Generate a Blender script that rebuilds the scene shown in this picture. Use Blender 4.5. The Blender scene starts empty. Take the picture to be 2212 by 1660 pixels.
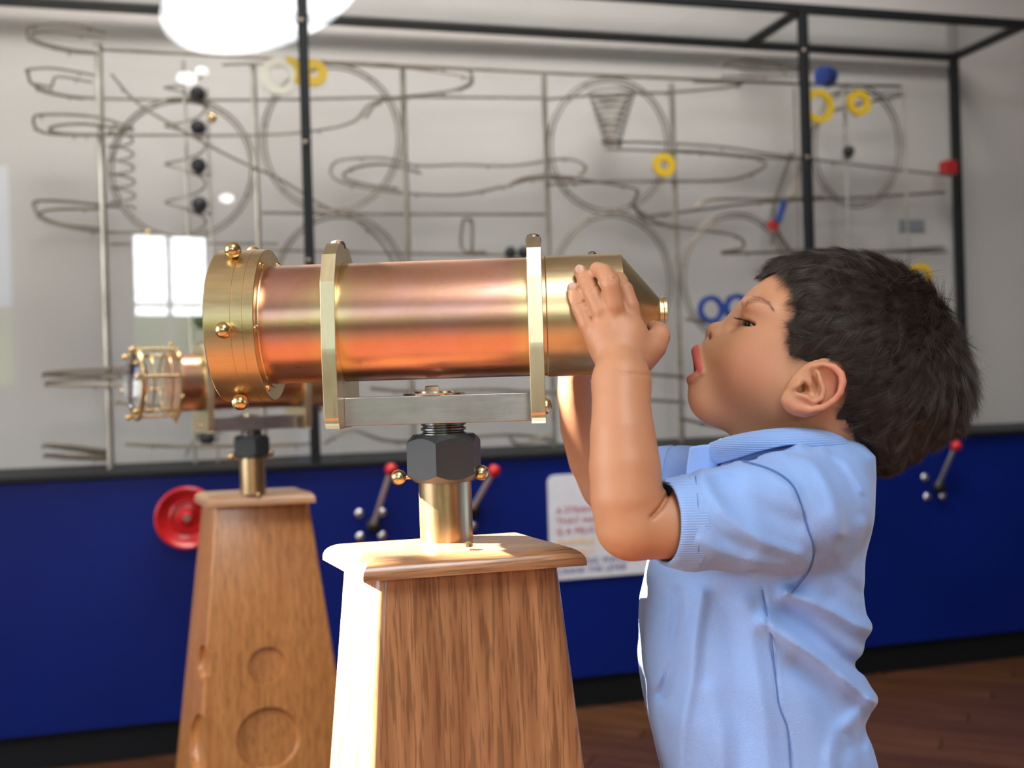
import bpy, bmesh, math, random
import numpy as np
from mathutils import Vector, Matrix, Euler, noise as mnoise
random.seed(7); np.random.seed(7)
sc = bpy.context.scene
COL = sc.collection
# ---------------------------------------------------------------- camera
F, ROLL = 2320.0, 0.030
CR, SR = math.cos(ROLL), math.sin(ROLL)
CAM = Vector((0, 0, .95))
cd = bpy.data.cameras.new('camera'); cam = bpy.data.objects.new('camera', cd); COL.objects.link(cam)
cam.matrix_world = Matrix(((CR, SR, 0, 0), (0, 0, -1, 0), (-SR, CR, 0, .95), (0, 0, 0, 1)))
cd.sensor_width = 36; cd.lens = 36 * F / 2212; cd.clip_start = .05; cd.clip_end = 60
cd.dof.use_dof = True; cd.dof.focus_distance = .90; cd.dof.aperture_fstop = 5.2
sc.camera = cam
# ---------------------------------------------------------------- sky, sun, room lights, exposure
wd = bpy.data.worlds.new('sky'); sc.world = wd; wd.use_nodes = True
_b = wd.node_tree.nodes['Background']; _b.inputs[0].default_value = (.62, .78, 1, 1); _b.inputs[1].default_value = 2.5
SUN = Vector((-.85, .17, .46)).normalized()
def light(name, kind, loc, energy, direction=None, size=None, size_y=None, color=(1, 1, 1), shape='RECTANGLE'):
    l = bpy.data.lights.new(name, kind); l.energy = energy; l.color = color
    o = bpy.data.objects.new(name, l); COL.objects.link(o); o.location = loc
    if direction is not None: o.rotation_euler = Vector(direction).to_track_quat('-Z', 'Y').to_euler()
    if kind == 'AREA':
        l.shape = shape; l.size = size
        if size_y: l.size_y = size_y
    return o
s = light('sun', 'SUN', (-3, 3, 5), 110.0, -SUN, color=(1, .93, .82)); s.data.angle = .009
light('skylight_daylight', 'AREA', (.70, -1.35, 3.56), 104, (0, 0, -1), 1.15, 2.4, (.93, .96, 1), 'ELLIPSE')
light('left_window_daylight', 'AREA', (-3.12, -.1, 1.85), 82, (1, .12, -.12), 2.6, 1.9, (1, .95, .88))
light('rear_window_daylight', 'AREA', (.54, -3.46, 1.95), 30, (0, 1, 0), .64, .68, (.90, .95, 1))
s = light('case_fill', 'AREA', (-.1, 2.25, 3.55), 58, (0, .42, -1), 3.0, .6, (1, .97, .93)); s.data.spread = math.radians(95)  # added fill light that brightens the case and its back wall
sc.view_settings.view_transform = 'Standard'; sc.view_settings.look = 'None'
sc.view_settings.exposure = 0.0; sc.view_settings.gamma = 1; sc.view_settings.use_curve_mapping = False
sc.cycles.use_denoising = True; sc.cycles.use_light_tree = False
sc.cycles.max_bounces = 8; sc.cycles.diffuse_bounces = 4; sc.cycles.glossy_bounces = 4; sc.cycles.transmission_bounces = 8
sc.cycles.transparent_max_bounces = 16; sc.cycles.sample_clamp_indirect = 4; sc.cycles.caustics_reflective = False
# ---------------------------------------------------------------- rays of the lens
def ray(px, py):
    dx = px - 1106; du = 830 - py
    return Vector(((dx * CR + du * SR) / F, 1, (-dx * SR + du * CR) / F))
def P(px, py, Y): return CAM + ray(px, py) * Y
def G(px, py, z):
    r = ray(px, py); return CAM + r * ((z - .95) / r.z)
def proj(p):
    q = Vector(p) - CAM; X, Z = q.x / q.y * F, q.z / q.y * F
    return 1106 + X * CR - Z * SR, 830 - (X * SR + Z * CR)
# ---------------------------------------------------------------- objects
def tag(o, label=None, cat=None, group=None, kind=None):
    if label: o['label'] = label
    if cat: o['category'] = cat
    if group: o['group'] = group
    if kind: o['kind'] = kind
    return o
def empty(name, loc, label, cat, group=None, rz=0):
    o = bpy.data.objects.new(name, None); COL.objects.link(o); o.location = loc; o.rotation_euler = (0, 0, rz)
    o.empty_display_size = .02
    return tag(o, label, cat, group)
def link(name, me, mat=None, parent=None, smooth=True, angle=35):
    o = bpy.data.objects.new(name, me); COL.objects.link(o)
    if mat and len(me.materials) == 0: me.materials.append(mat)
    if smooth:
        me.shade_smooth()
        if angle: me.set_sharp_from_angle(angle=math.radians(angle))
    if parent:
        o.parent = parent
    return o
def bmobj(name, bm, mat, parent=None, smooth=True, angle=35):
    bmesh.ops.recalc_face_normals(bm, faces=bm.faces)
    me = bpy.data.meshes.new(name); bm.to_mesh(me); bm.free()
    return link(name, me, mat, parent, smooth, angle)
def local(parent, w):  # world point -> parent's frame
    m = Matrix.Translation(parent.location) @ parent.rotation_euler.to_matrix().to_4x4()
    return m.inverted() @ Vector(w)
def bevel(o, w, seg=2):
    m = o.modifiers.new('bevel', 'BEVEL'); m.width = w; m.segments = seg; m.limit_method = 'ANGLE'; m.angle_limit = math.radians(30); return o
def box(bm, lo, hi, M=None):
    v = [bm.verts.new(Vector((x, y, z)) if M is None else M @ Vector((x, y, z))) for x in (lo[0], hi[0]) for y in (lo[1], hi[1]) for z in (lo[2], hi[2])]
    for f in ((0, 1, 3, 2), (4, 6, 7, 5), (0, 4, 5, 1), (2, 3, 7, 6), (0, 2, 6, 4), (1, 5, 7, 3)): bm.faces.new([v[i] for i in f])
def lathe(bm, prof, n=64, M=None, caps=True, closed=False):
    """prof: (x, r) along the local x axis"""
    rings = []
    for x, r in prof:
        rings.append([bm.verts.new((M or Matrix()) @ Vector((x, r * math.cos(2 * math.pi * k / n), r * math.sin(2 * math.pi * k / n)))) for k in range(n)])
    m = len(rings)
    for i in range(m if closed else m - 1):
        a, b = rings[i], rings[(i + 1) % m]
        for k in range(n): bm.faces.new((a[k], a[(k + 1) % n], b[(k + 1) % n], b[k]))
    if caps and not closed:
        bm.faces.new(rings[0][::-1]); bm.faces.new(rings[-1])
ZUP = Matrix.Rotation(-math.pi / 2, 4, 'Y')   # local x -> world z
def sphere(bm, c, r, n=24, sc3=(1, 1, 1)):
    bmesh.ops.create_uvsphere(bm, u_segments=n, v_segments=n // 2, radius=r, matrix=Matrix.Translation(c) @ Matrix.Diagonal((*sc3, 1)))
def prism(bm, pts, a, b, M=None):
    """pts polygon in (y,z), extruded from x=a to x=b"""
    M = M or Matrix()
    A = [bm.verts.new(M @ Vector((a, y, z))) for y, z in pts]; B = [bm.verts.new(M @ Vector((b, y, z))) for y, z in pts]
    bm.faces.new(A[::-1]); bm.faces.new(B); n = len(pts)
    for i in range(n): bm.faces.new((A[i], A[(i + 1) % n], B[(i + 1) % n], B[i]))
def tube(bm, pts, r, n=6, closed=False):
    pts = [Vector(p) for p in pts]; m = len(pts)
    if m < 2: return
    up = None; rings = []
    for i, p in enumerate(pts):
        if closed: t = (pts[(i + 1) % m] - pts[i - 1])
        else: t = pts[min(i + 1, m - 1)] - pts[max(i - 1, 0)]
        if t.length < 1e-9: t = Vector((0, 0, 1))
        t.normalize()
        if up is None: up = t.orthogonal().normalized()
        up = (up - t * up.dot(t)).normalized(); s_ = t.cross(up)
        rr = r(i / (m - 1)) if callable(r) else r
        rings.append([bm.verts.new(p + (up * math.cos(2 * math.pi * k / n) + s_ * math.sin(2 * math.pi * k / n)) * rr) for k in range(n)])
    for i in range(m if closed else m - 1):
        a, b = rings[i], rings[(i + 1) % m]
        for k in range(n):
            bm.faces.new((a[k], a[(k + 1) % n], b[(k + 1) % n], b[k]))
    if not closed: bm.faces.new(rings[0][::-1]); bm.faces.new(rings[-1])
def smoothpath(pts, sub=8, closed=False):
    pts = [Vector(p) for p in pts]; n = len(pts); out = []
    rng = range(n if closed else n - 1)
    for i in rng:
        if closed: a, b, c, d = pts[i - 1], pts[i], pts[(i + 1) % n], pts[(i + 2) % n]
        else: a, b, c, d = pts[max(i - 1, 0)], pts[i], pts[i + 1], pts[min(i + 2, n - 1)]
        for k in range(sub):
            t = k / sub
            out.append(.5 * ((2 * b) + (c - a) * t + (2 * a - 5 * b + 4 * c - d) * t * t + (3 * b - a - 3 * c + d) * t ** 3))
    if not closed: out.append(pts[-1])
    return out
# ---------------------------------------------------------------- materials
MATS = {}
class NT:
    def __init__(s, name):
        s.m = bpy.data.materials.new(name); s.m.use_nodes = True; s.t = s.m.node_tree; s.N = s.t.nodes; s.b = s.N['Principled BSDF']
    def n(s, typ, **kw):
        x = s.N.new(typ)
        for k, v in kw.items():
            if k.startswith('i_'):
                key = k[2:].replace('_', ' '); x.inputs[key].default_value = v
            else: setattr(x, k, v)
        return x
    def l(s, a, b): s.t.links.new(a, b)
    def coord(s, scale=(1, 1, 1), rot=(0, 0, 0), kind='Object'):
        c = s.n('ShaderNodeTexCoord'); m = s.n('ShaderNodeMapping'); s.l(c.outputs[kind], m.inputs[0])
        m.inputs['Scale'].default_value = scale; m.inputs['Rotation'].default_value = rot; return m.outputs[0]
    def noise(s, vec, scale, detail=4, rough=.5, dist=0):
        x = s.n('ShaderNodeTexNoise'); s.l(vec, x.inputs['Vector']); x.inputs['Scale'].default_value = scale
        x.inputs['Detail'].default_value = detail; x.inputs['Roughness'].default_value = rough; x.inputs['Distortion'].default_value = dist
        return x.outputs[0]
    def ramp(s, fac, stops):
        x = s.n('ShaderNodeValToRGB'); s.l(fac, x.inputs[0]); e = x.color_ramp.elements
        e[0].position, e[0].color = stops[0][0], (*stops[0][1], 1); e[1].position, e[1].color = stops[-1][0], (*stops[-1][1], 1)
        for p, c in stops[1:-1]:
            q = e.new(p); q.color = (*c, 1)
        return x.outputs[0]
    def mix(s, fac, a, b, mode='MIX'):
        x = s.n('ShaderNodeMix', data_type='RGBA', blend_type=mode)
        for v, k in ((fac, 0), (a, 6), (b, 7)):
            if isinstance(v, (int, float)): x.inputs[k].default_value = v
            elif isinstance(v, tuple): x.inputs[k].default_value = (*v, 1)
            else: s.l(v, x.inputs[k])
        return x.outputs[2]
    def math(s, op, a, b=0.0, c=0.0):
        x = s.n('ShaderNodeMath', operation=op)
        for i, v in enumerate((a, b, c)):
            if isinstance(v, (int, float)): x.inputs[i].default_value = v
            else: s.l(v, x.inputs[i])
        return x.outputs[0]
    def bump(s, h, strength=.2, dist=.001, chain=None):
        x = s.n('ShaderNodeBump'); s.l(h, x.inputs['Height']); x.inputs['Strength'].default_value = strength; x.inputs['Distance'].default_value = dist
        if chain is not None: s.l(chain, x.inputs['Normal'])
        s.l(x.outputs[0], s.b.inputs['Normal']); return x.outputs[0]
    def set(s, **kw):
        for k, v in kw.items():
            key = k.replace('_', ' '); v = (*v, 1) if isinstance(v, tuple) and len(v) == 3 and 'Radius' not in key else v
            s.b.inputs[key].default_value = v
        return s
def plain(name, col, rough=.5, metal=0., **kw):
    t = NT(name).set(Base_Color=col, Roughness=rough, Metallic=metal, **kw)
    v = t.noise(t.coord(), 60, 4); t.l(t.math('MULTIPLY_ADD', v, .16, rough - .08), t.b.inputs['Roughness'])
    t.l(t.mix(.35, col, t.ramp(v, [(.3, tuple(c * .85 for c in col)), (.7, tuple(min(1, c * 1.08) for c in col))])), t.b.inputs['Base Color'])
    return t.m
def brushed(name, c0, c1, rough, scale, blot=0.5, streak=.12):
    t = NT(name).set(Metallic=1.0)
    v = t.noise(t.coord(), 9, 5, .6, .4); v2 = t.noise(t.coord(scale), 30, 3)
    col = t.ramp(v, [(.5 - .25 * blot, c0), (.5 + .25 * blot, c1)])
    t.l(t.mix(streak, col, t.ramp(v2, [(.3, tuple(x * .55 for x in c0)), (.7, c1)])), t.b.inputs['Base Color'])
    t.l(t.math('MULTIPLY_ADD', v2, .12, rough - .06), t.b.inputs['Roughness'])
    t.bump(v2, .06, .0004); return t.m
M_BRASS = brushed('brushed_brass', (.66, .48, .24), (.80, .63, .36), .34, (1, 12, 12))
M_BRASSP = brushed('satin_brass_plate', (.70, .575, .35), (.83, .71, .47), .36, (8, 1, 1), .4)
M_BRASSX = brushed('polished_brass', (.74, .52, .24), (.82, .62, .32), .27, (1, 1, 1), .3, .05)
M_ALU = brushed('brushed_aluminium', (.37, .33, .32), (.46, .42, .41), .36, (1, 10, 10), .3, .2)
M_STEEL = brushed('stainless_steel', (.19, .155, .125), (.30, .255, .21), .45, (4, 4, .5))
M_DARKSTEEL = plain('blackened_steel', (.035, .035, .038), .32, .7)
M_NUT = plain('black_oxide', (.045, .052, .056), .42, .35)
M_ZINC = brushed('zinc_plated', (.62, .60, .48), (.75, .72, .62), .25, (1, 1, 1))
M_BLACK = plain('black_powder_coat', (.009, .010, .012), .55, Specular_IOR_Level=.2)
M_RUBBER = plain('black_rubber_ball', (.012, .012, .016), .55)
M_YEL = plain('yellow_plastic', (.72, .46, .015), .4)
M_BLUEP = plain('blue_plastic', (.01, .05, .28), .4)
M_REDP = plain('red_plastic', (.50, .012, .015), .3)
M_CREAM = plain('cream_plastic', (.80, .74, .62), .4)
M_WHITEP = plain('white_sign_board', (.62, .62, .66), .5)
def copper_mat():
    t = NT('aged_copper').set(Metallic=1.0)
    v = t.noise(t.coord(), 16, 6, .62, .8); v2 = t.noise(t.coord((1, 14, 14)), 40, 3)
    col = t.ramp(v, [(.32, (.72, .45, .27)), (.46, (.74, .39, .26)), (.62, (.78, .42, .33)), (.75, (.80, .50, .32))])
    # heat-tinted golden bands beside the clamps
    c = t.n('ShaderNodeTexCoord'); sx = t.n('ShaderNodeSeparateXYZ'); t.l(c.outputs['Object'], sx.inputs[0])
    d1 = t.math('ABSOLUTE', t.math('SUBTRACT', sx.outputs[0], -.086)); d2 = t.math('ABSOLUTE', t.math('SUBTRACT', sx.outputs[0], .080))
    dm = t.math('MINIMUM', d1, d2)
    g = t.ramp(dm, [(.008, (1, 1, 1)), (.020, (.0, .0, .0))])
    col = t.mix(t.math('MULTIPLY', g, .75), col, (.80, .60, .28))
    t.l(col, t.b.inputs['Base Color'])
    t.l(t.math('MULTIPLY_ADD', v2, .05, .26), t.b.inputs['Roughness']); t.bump(v2, .02, .0003)
    return t.m
M_COPPER = copper_mat()
def oak(name, light_c, dark_c, rot=(0, 0, 0), sc_=1.0, gloss=.32):
    t = NT(name)
    co = t.coord((1 * sc_, 1 * sc_, 1 * sc_), rot)
    st = t.n('ShaderNodeMapping'); t.l(co, st.inputs[0]); st.inputs['Scale'].default_value = (1, 1, .10)
    n1 = t.noise(st.outputs[0], 30, 5, .6, .8)
    w = t.n('ShaderNodeTexWave', wave_type='RINGS', rings_direction='Z'); st2 = t.n('ShaderNodeMapping'); t.l(co, st2.inputs[0])
    st2.inputs['Scale'].default_value = (1, 1, .12); st2.inputs['Location'].default_value = (.07, .05, 0); t.l(st2.outputs[0], w.inputs['Vector'])
    w.inputs['Scale'].default_value = 16; w.inputs['Distortion'].default_value = 9; w.inputs['Detail'].default_value = 3; w.inputs['Detail Scale'].default_value = 1.2
    st3 = t.n('ShaderNodeMapping'); t.l(co, st3.inputs[0]); st3.inputs['Scale'].default_value = (1, 1, .035)
    pores = t.noise(st3.outputs[0], 420, 2, .5)
    base = t.ramp(t.math('ADD', t.math('MULTIPLY', n1, .75), t.math('MULTIPLY', w.outputs[0], .25)), [(.25, dark_c), (.5, tuple((a + b) / 2 for a, b in zip(light_c, dark_c))), (.72, light_c)])
    pm = t.ramp(pores, [(.40, (1, 1, 1)), (.50, (0, 0, 0))])
    col = t.mix(t.math('MULTIPLY', pm, .55), base, tuple(c * .45 for c in dark_c))
    t.l(col, t.b.inputs['Base Color']); t.set(Roughness=gloss, Coat_Weight=.25, Coat_Roughness=.2)
    t.bump(pm, -.25, .0004); return t.m
M_OAK = oak('oak_veneer_body', (.46, .235, .105), (.25, .105, .042))
M_OAKX = oak('oak_cap_grain', (.48, .25, .12), (.27, .115, .05), (0, math.pi / 2, 0), 1.3, .25)
M_OAK2 = oak('red_oak_body', (.60, .27, .09), (.46, .18, .05))
M_OAK2X = oak('red_oak_cap', (.62, .36, .19), (.50, .25, .11), (0, math.pi / 2, 0))
def wall_mat():
    t = NT('painted_plaster').set(Roughness=.85)
    v = t.noise(t.coord(), 1.3, 3); t.l(t.ramp(v, [(.3, (.52, .475, .46)), (.7, (.58, .54, .525))]), t.b.inputs['Base Color'])
    t.bump(t.noise(t.coord(), 180, 4), .1, .001); return t.m
M_WALL = wall_mat()
def blue_mat():
    t = NT('blue_laminate').set(Roughness=.42, Specular_IOR_Level=.22)
    v = t.noise(t.coord(), 2.2, 4); t.l(t.ramp(v, [(.3, (.0006, .008, .105)), (.7, (.0009, .011, .140))]), t.b.inputs['Base Color'])
    t.bump(t.noise(t.coord(), 500, 2), .05, .0005); return t.m
M_BLUE = blue_mat()
def plank_mat():
    t = NT('dark_floor_wood').set(Roughness=.32)
    co = t.coord((.5, 9, 1)); v = t.noise(co, 6, 5, .6, .5); oi = t.n('ShaderNodeObjectInfo')
    a = t.ramp(v, [(.3, (.035, .013, .007)), (.7, (.085, .032, .014))]); b = t.ramp(v, [(.3, (.06, .022, .010)), (.7, (.13, .055, .022))])
    t.l(t.mix(oi.outputs['Random'], a, b), t.b.inputs['Base Color']); t.bump(v, .1, .001); return t.m
M_FLOOR = plank_mat()
def glass_pane_mat():
    m = bpy.data.materials.new('clear_display_glass'); m.use_nodes = True; t = m.node_tree; t.nodes.clear()
    o = t.nodes.new('ShaderNodeOutputMaterial'); mx = t.nodes.new('ShaderNodeMixShader'); tr = t.nodes.new('ShaderNodeBsdfTransparent'); gl = t.nodes.new('ShaderNodeBsdfGlossy')
    fr = t.nodes.new('ShaderNodeFresnel'); fr.inputs[0].default_value = 1.50; tr.inputs[0].default_value = (.985, .995, .99, 1); gl.inputs['Roughness'].default_value = 0.0
    ge = t.nodes.new('ShaderNodeNewGeometry'); mm = t.nodes.new('ShaderNodeMath'); mm.operation = 'SUBTRACT'; mm.inputs[0].default_value = 1; t.links.new(ge.outputs['Backfacing'], mm.inputs[1])
    m2 = t.nodes.new('ShaderNodeMath'); m2.operation = 'MULTIPLY'; t.links.new(fr.outputs[0], m2.inputs[0]); t.links.new(mm.outputs[0], m2.inputs[1])
    m3 = t.nodes.new('ShaderNodeMath'); m3.operation = 'MULTIPLY'; m3.inputs[1].default_value = 2.1; m3.use_clamp = True; t.links.new(m2.outputs[0], m3.inputs[0]); t.links.new(m3.outputs[0], mx.inputs[0]); t.links.new(tr.outputs[0], mx.inputs[1]); t.links.new(gl.outputs[0], mx.inputs[2]); t.links.new(mx.outputs[0], o.inputs[0]); return m
M_GLASS = glass_pane_mat()
M_LENS = NT('optical_glass').set(Base_Color=(.97, .99, .98), Roughness=.0, Transmission_Weight=1.0, IOR=1.5).m
# ================================================================ setting
fA, fB = G(0, 1595, .1), G(2212, 1360, .1)
CD = (fB - fA).normalized(); CN = Vector((-CD.y, CD.x, 0))     # along the case, and into it
DEP = .38; ZT = 2.07; ZL = .752
ANG = math.atan2(CD.y, CD.x)
def onf(px, py, off=0.0):
    r = ray(px, py); return CAM + r * ((fA + CN * off - CAM).dot(CN) / r.dot(CN))
def cs(u, off, z): return Vector((fA.x, fA.y, 0)) + CD * u + CN * off + Vector((0, 0, z))   # case frame -> world
def cu(p): return (Vector(p) - fA).dot(CD)
CM = Matrix.Translation(Vector((fA.x, fA.y, 0))) @ Matrix.Rotation(ANG, 4, 'Z')
def slab(name, lo, hi, mat, M=None, kind='structure'):
    bm = bmesh.new(); box(bm, lo, hi); o = bmobj(name, bm, mat, None, False)
    if M is not None: o.matrix_world = M
    return tag(o, kind=kind)
M_WALL2 = plain('dimmed_room_wall', (.13, .115, .105), .8)  # wall colour darkened to stand in for the dimness behind the camera
WALLOFF = DEP + .03
slab('wall_back', (-2.6, WALLOFF, 0), (4.6, WALLOFF + .12, 3.6), M_WALL, CM)
slab('wall_left', (-3.4, -3.2, 0), (-3.25, 4.3, .7), M_WALL)
# side wall: wide window toward the camera side, and an unseen added opening, stepped to shape the sun beam
for k, (y0, z0, y1, z1) in enumerate(((-3.2, 2.85, 4.3, 3.6), (1.25, .7, 1.39, 2.85), (1.39, .7, 1.58, 2.15), (1.58, .7, 1.70, 2.53), (1.70, .7, 4.3, 2.85), (1.39, 2.53, 1.49, 2.64), (1.39, 2.64, 1.54, 2.85), (1.54, 2.83, 1.70, 2.85))):
    slab('sun_mask_wall' if k == 0 else 'sun_mask_wall.%03d' % k, (-3.29, y0, z0), (-3.25, y1, z1), M_WALL)
slab('trim_2', (-3.4, -3.2, .7), (-3.25, -1.35, 2.85), M_WALL)
slab('wall_right', (3.6, -3.4, 0), (3.75, 6, 3.6), M_WALL2)
# rear wall with the two-pane window that mirrors in the case glass, and one more window beside it
for nm, lo, hi in (('wall_front', (-3.4, -3.4, 0), (3.75, -3.25, 1.05)), ('trim_4', (-3.4, -3.4, 2.75), (3.75, -3.25, 3.6)), ('trim_5', (-3.4, -3.4, 1.05), (-2.35, -3.25, 2.75)),
                   ('trim_6', (-.65, -3.4, 1.05), (.22, -3.25, 2.75)), ('trim_7', (.86, -3.4, 1.05), (3.75, -3.25, 2.75)), ('trim_8', (.22, -3.4, 2.28), (.86, -3.25, 2.75))):
    slab(nm, lo, hi, M_WALL2)
win = empty('window_1', (.54, -3.32, 1.05), None, None); win['kind'] = 'structure'
for nm, lo, hi in (('frame', (-.32, -.03, 0), (-.29, .03, 1.23)), ('frame', (.29, -.03, 0), (.32, .03, 1.23)), ('mullion', (-.03, -.03, 0), (.0, .03, 1.23)), ('frame', (-.32, -.03, 1.20), (.32, .03, 1.23)), ('sill', (-.34, -.03, -.03), (.34, .09, .0)), ('mullion', (-.32, -.03, .62), (.32, .03, .65))):
    bm = bmesh.new(); box(bm, lo, hi); bmobj(nm, bm, M_CREAM, win, False)
M_GRASS = plain('grass_outside', (.22, .34, .08), .9)
tag(slab('ground', (-12, -20, -.3), (12, -3.5, -.2), M_GRASS), 'green lawn outside the rear window', kind='structure')
M_HEDGE = plain('hedge_green', (.20, .30, .07), .9)
bm = bmesh.new(); box(bm, (-8, -7.4, -.2), (8, -7, 2.0)); bmesh.ops.subdivide_edges(bm, edges=bm.edges, cuts=12, use_grid_fill=True)
for v in bm.verts: v.co += Vector((0, 0, .25)) * mnoise.noise(v.co * 1.3) + Vector((0, .2, 0)) * mnoise.noise(v.co * 2 + Vector((9, 0, 0)))
tag(bmobj('hedge', bm, M_HEDGE), 'green hedge outside beyond the rear window', kind='structure')
slab('ceiling', (-3.4, -3.4, 3.6), (3.75, 6, 3.68), M_WALL)
M_SUB = plain('subfloor', (.02, .010, .007), .6)
floor = slab('floor', (-3.4, -3.4, -.06), (3.75, 6, -.012), M_SUB)
pa = math.radians(-24); pd = Vector((math.cos(pa), math.sin(pa), 0)); pn = Vector((-pd.y, pd.x, 0))
pme = None
for i in range(-26, 44):
    c0 = Vector((.4, 1.6, 0)) + pn * (i * .082)
    for j in range(-3, 4):
        cc = c0 + pd * (j * 1.05 + (i * .37 % 1.05))
        if not (-3.2 < cc.x < 3.3 and -2.9 < cc.y < 4.6): continue
        if cc.y < .4 and abs(cc.x) > 1.6: continue
        if pme is None:
            bm = bmesh.new(); box(bm, (-.523, -.0397, -.012), (.523, .0397, 0)); o = bmobj('plank', bm, M_FLOOR, floor, False); pme = o.data
        else:
            o = bpy.data.objects.new('plank', pme); COL.objects.link(o); o.parent = floor
        o.location = (cc.x, cc.y, random.uniform(-.0008, 0)); o.rotation_euler = (0, 0, pa)
# ================================================================ display case
case = empty('display_case', cs(0, 0, 0), 'large glass display case with black steel frame on a blue base', 'display case', rz=ANG)
U0, U1 = -1.15, 3.62
def cpart(name, lo, hi, mat, bw=.0):
    bm = bmesh.new(); box(bm, lo, hi); o = bmobj(name, bm, mat, case, False)
    if bw: bevel(o, bw)
    return o
UR = cu(onf(2078, 900, DEP)); UL = cu(onf(668, 500)); UM = cu(onf(1746, 300))
cpart('plinth', (U0, .035, 0), (U1, DEP, .097), M_BLACK)
o = cpart('base_panel', (U0, 0, .097), (U1, DEP, .738), M_BLUE); 
cpart('ledge', (U0, -.012, .738), (U1, DEP, ZL), M_BLACK, .002)
pt = .026
cpart('rail', (U0, 0, ZT), (U1, pt, ZT + pt), M_BLACK, .002)
cpart('rail', (U0, DEP - pt, ZT), (UR + pt / 2, DEP, ZT + pt), M_BLACK, .002)
for u in (U0, UM + .0, UR): cpart('rail', (u - pt / 2, pt, ZT), (u + pt / 2, DEP - pt, ZT + pt), M_BLACK, .002)
for u, a in ((UL, 0), (UM, 0), (U0, 0), (UR, DEP - pt)): 
    o = cpart('post', (u - pt / 2, a, ZL), (u + pt / 2, a + pt, ZT), M_BLACK, .002)
    for z in (.95, 1.3, 1.62, 1.95):
        if a: continue
        bm = bmesh.new(); sphere(bm, (u - .004, -.002, z), .007, 12, (1, .5, 1)); bmobj('screw', bm, M_STEEL, o)
for a, b in ((U0 + .02, UL - .015), (UL + .015, UM - .015), (UM + .015, U1)):
    cpart('glass_pane', (a, .010, ZL + .001), (b, .012, ZT - .001), M_GLASS)
cpart('glass_top', (U0, .03, ZT + .010), (UR, DEP - .03, ZT + .014), M_GLASS)
# ---- the rolling ball sculpture inside
SCX = .20
scu = empty('rolling_ball_sculpture', cs(1.4, SCX, ZL), 'steel wire rolling ball sculpture with hoops and coils inside the case', 'sculpture', rz=ANG)
def W(px, py, off=SCX): return local(scu, onf(px, py, off))
WR = .0026
def wire(name, px, r=WR, off=SCX, off2=None, sub=6, closed=False, double=0.0, smooth=True, mat=None, label=None):
    n = len(px); pts = [W(x, y, off if off2 is None else off + (off2 - off) * i / max(1, n - 1)) for i, (x, y) in enumerate(px)]
    if smooth: pts = smoothpath(pts, sub, closed)
    bm = bmesh.new()
    if double:
        for d in (-.5, .5): tube(bm, [p + Vector((0, d * double, 0.35 * d * double)) for p in pts], r, 6, closed)
        for i in range(3, len(pts) - 1, 9):
            q = pts[i]; tube(bm, [q + Vector((0, -.5 * double, -.35 * double)), q + Vector((0, 0, -.8 * double)), q + Vector((0, .5 * double, 0))], r * .7, 5)
    else: tube(bm, pts, r, 7, closed)
    o = bmobj(name, bm, mat or M_STEEL, scu)
    if label: o['label'] = label
    return o
M_POST = brushed('brushed_steel_post', (.32, .28, .235), (.50, .45, .39), .38, (4, 4, .5))
def bpost(x0, y0, x1, y1, w, off=SCX):
    a = W(x0, y0, off); b = W(x1, y1, off); b.x = a.x + (b.x - a.x) * .15; b.z = -.0
    return wire_pts('steel_post', [Vector((a.x, a.y, a.z)), Vector((a.x, a.y, 0.0))], w * 3.0 / F / 2, M_POST)
def wire_pts(name, pts, r, mat=None, n=10):
    bm = bmesh.new(); tube(bm, pts, r, n); return bmobj(name, bm, mat or M_STEEL, scu)
for a in ((212, 95, 238, 985, 15), (547, 140, 572, 980, 12), (869, 150, 895, 980, 13), (1174, 160, 1195, 960, 12), (1450, 180, 1475, 945, 13), (1715, 190, 1735, 760, 6), (1823, 190, 1832, 560, 8), (1951, 185, 1958, 760, 7),
          (396, 130, 405, 980, 7), (447, 190, 452, 980, 5), (1733, 190, 1740, 760, 5)): bpost(*a)
for px, r, off in (([(208, 106), (700, 132), (1170, 157), (1740, 182), (1952, 187)], .0052, .21), ([(565, 460), (880, 463), (1180, 463)], .0045, .22), ([(238, 528), (400, 526), (600, 527)], .0040, .2),
                   ([(560, 540), (880, 548), (1170, 552)], .0035, .26), ([(1952, 200), (1760, 205), (1740, 206)], .003, .3)):
    wire('crossbar', px, r, off, smooth=False)
def ell(cx, cy, rx, ry, n=40, a0=0, a1=360, tilt=.02): return [(cx + rx * math.cos(math.radians(a0 + (a1 - a0) * k / n)), cy + ry * math.sin(math.radians(a0 + (a1 - a0) * k / n))) for k in range(n)]
for c in ((393, 365, 155, 151, .20), (716, 300, 149, 158, .20), (1315, 315, 129, 144, .2), (1850, 317, 94, 129, .2), (735, 622, 142, 158, .2), (1322, 612, 127, 150, .2), (1588, 600, 114, 137, .2)):
    bm = bmesh.new(); A_ = [W(x, y, c[4]) for x, y in ell(c[0], c[1], c[2] + 3, c[3] + 3, 64)]; B2 = [W(x, y, c[4] + .004) for x, y in ell(c[0], c[1], c[2] - 6, c[3] - 6, 64)]
    tube(bm, A_, .0030, 7, True); tube(bm, B2, .0030, 7, True)
    for i in range(4, 64, 10): tube(bm, [A_[i], A_[i] + Vector((0, .012, 0)), B2[i]], .002, 5)
    bmobj('hoop', bm, M_STEEL, scu)
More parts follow.
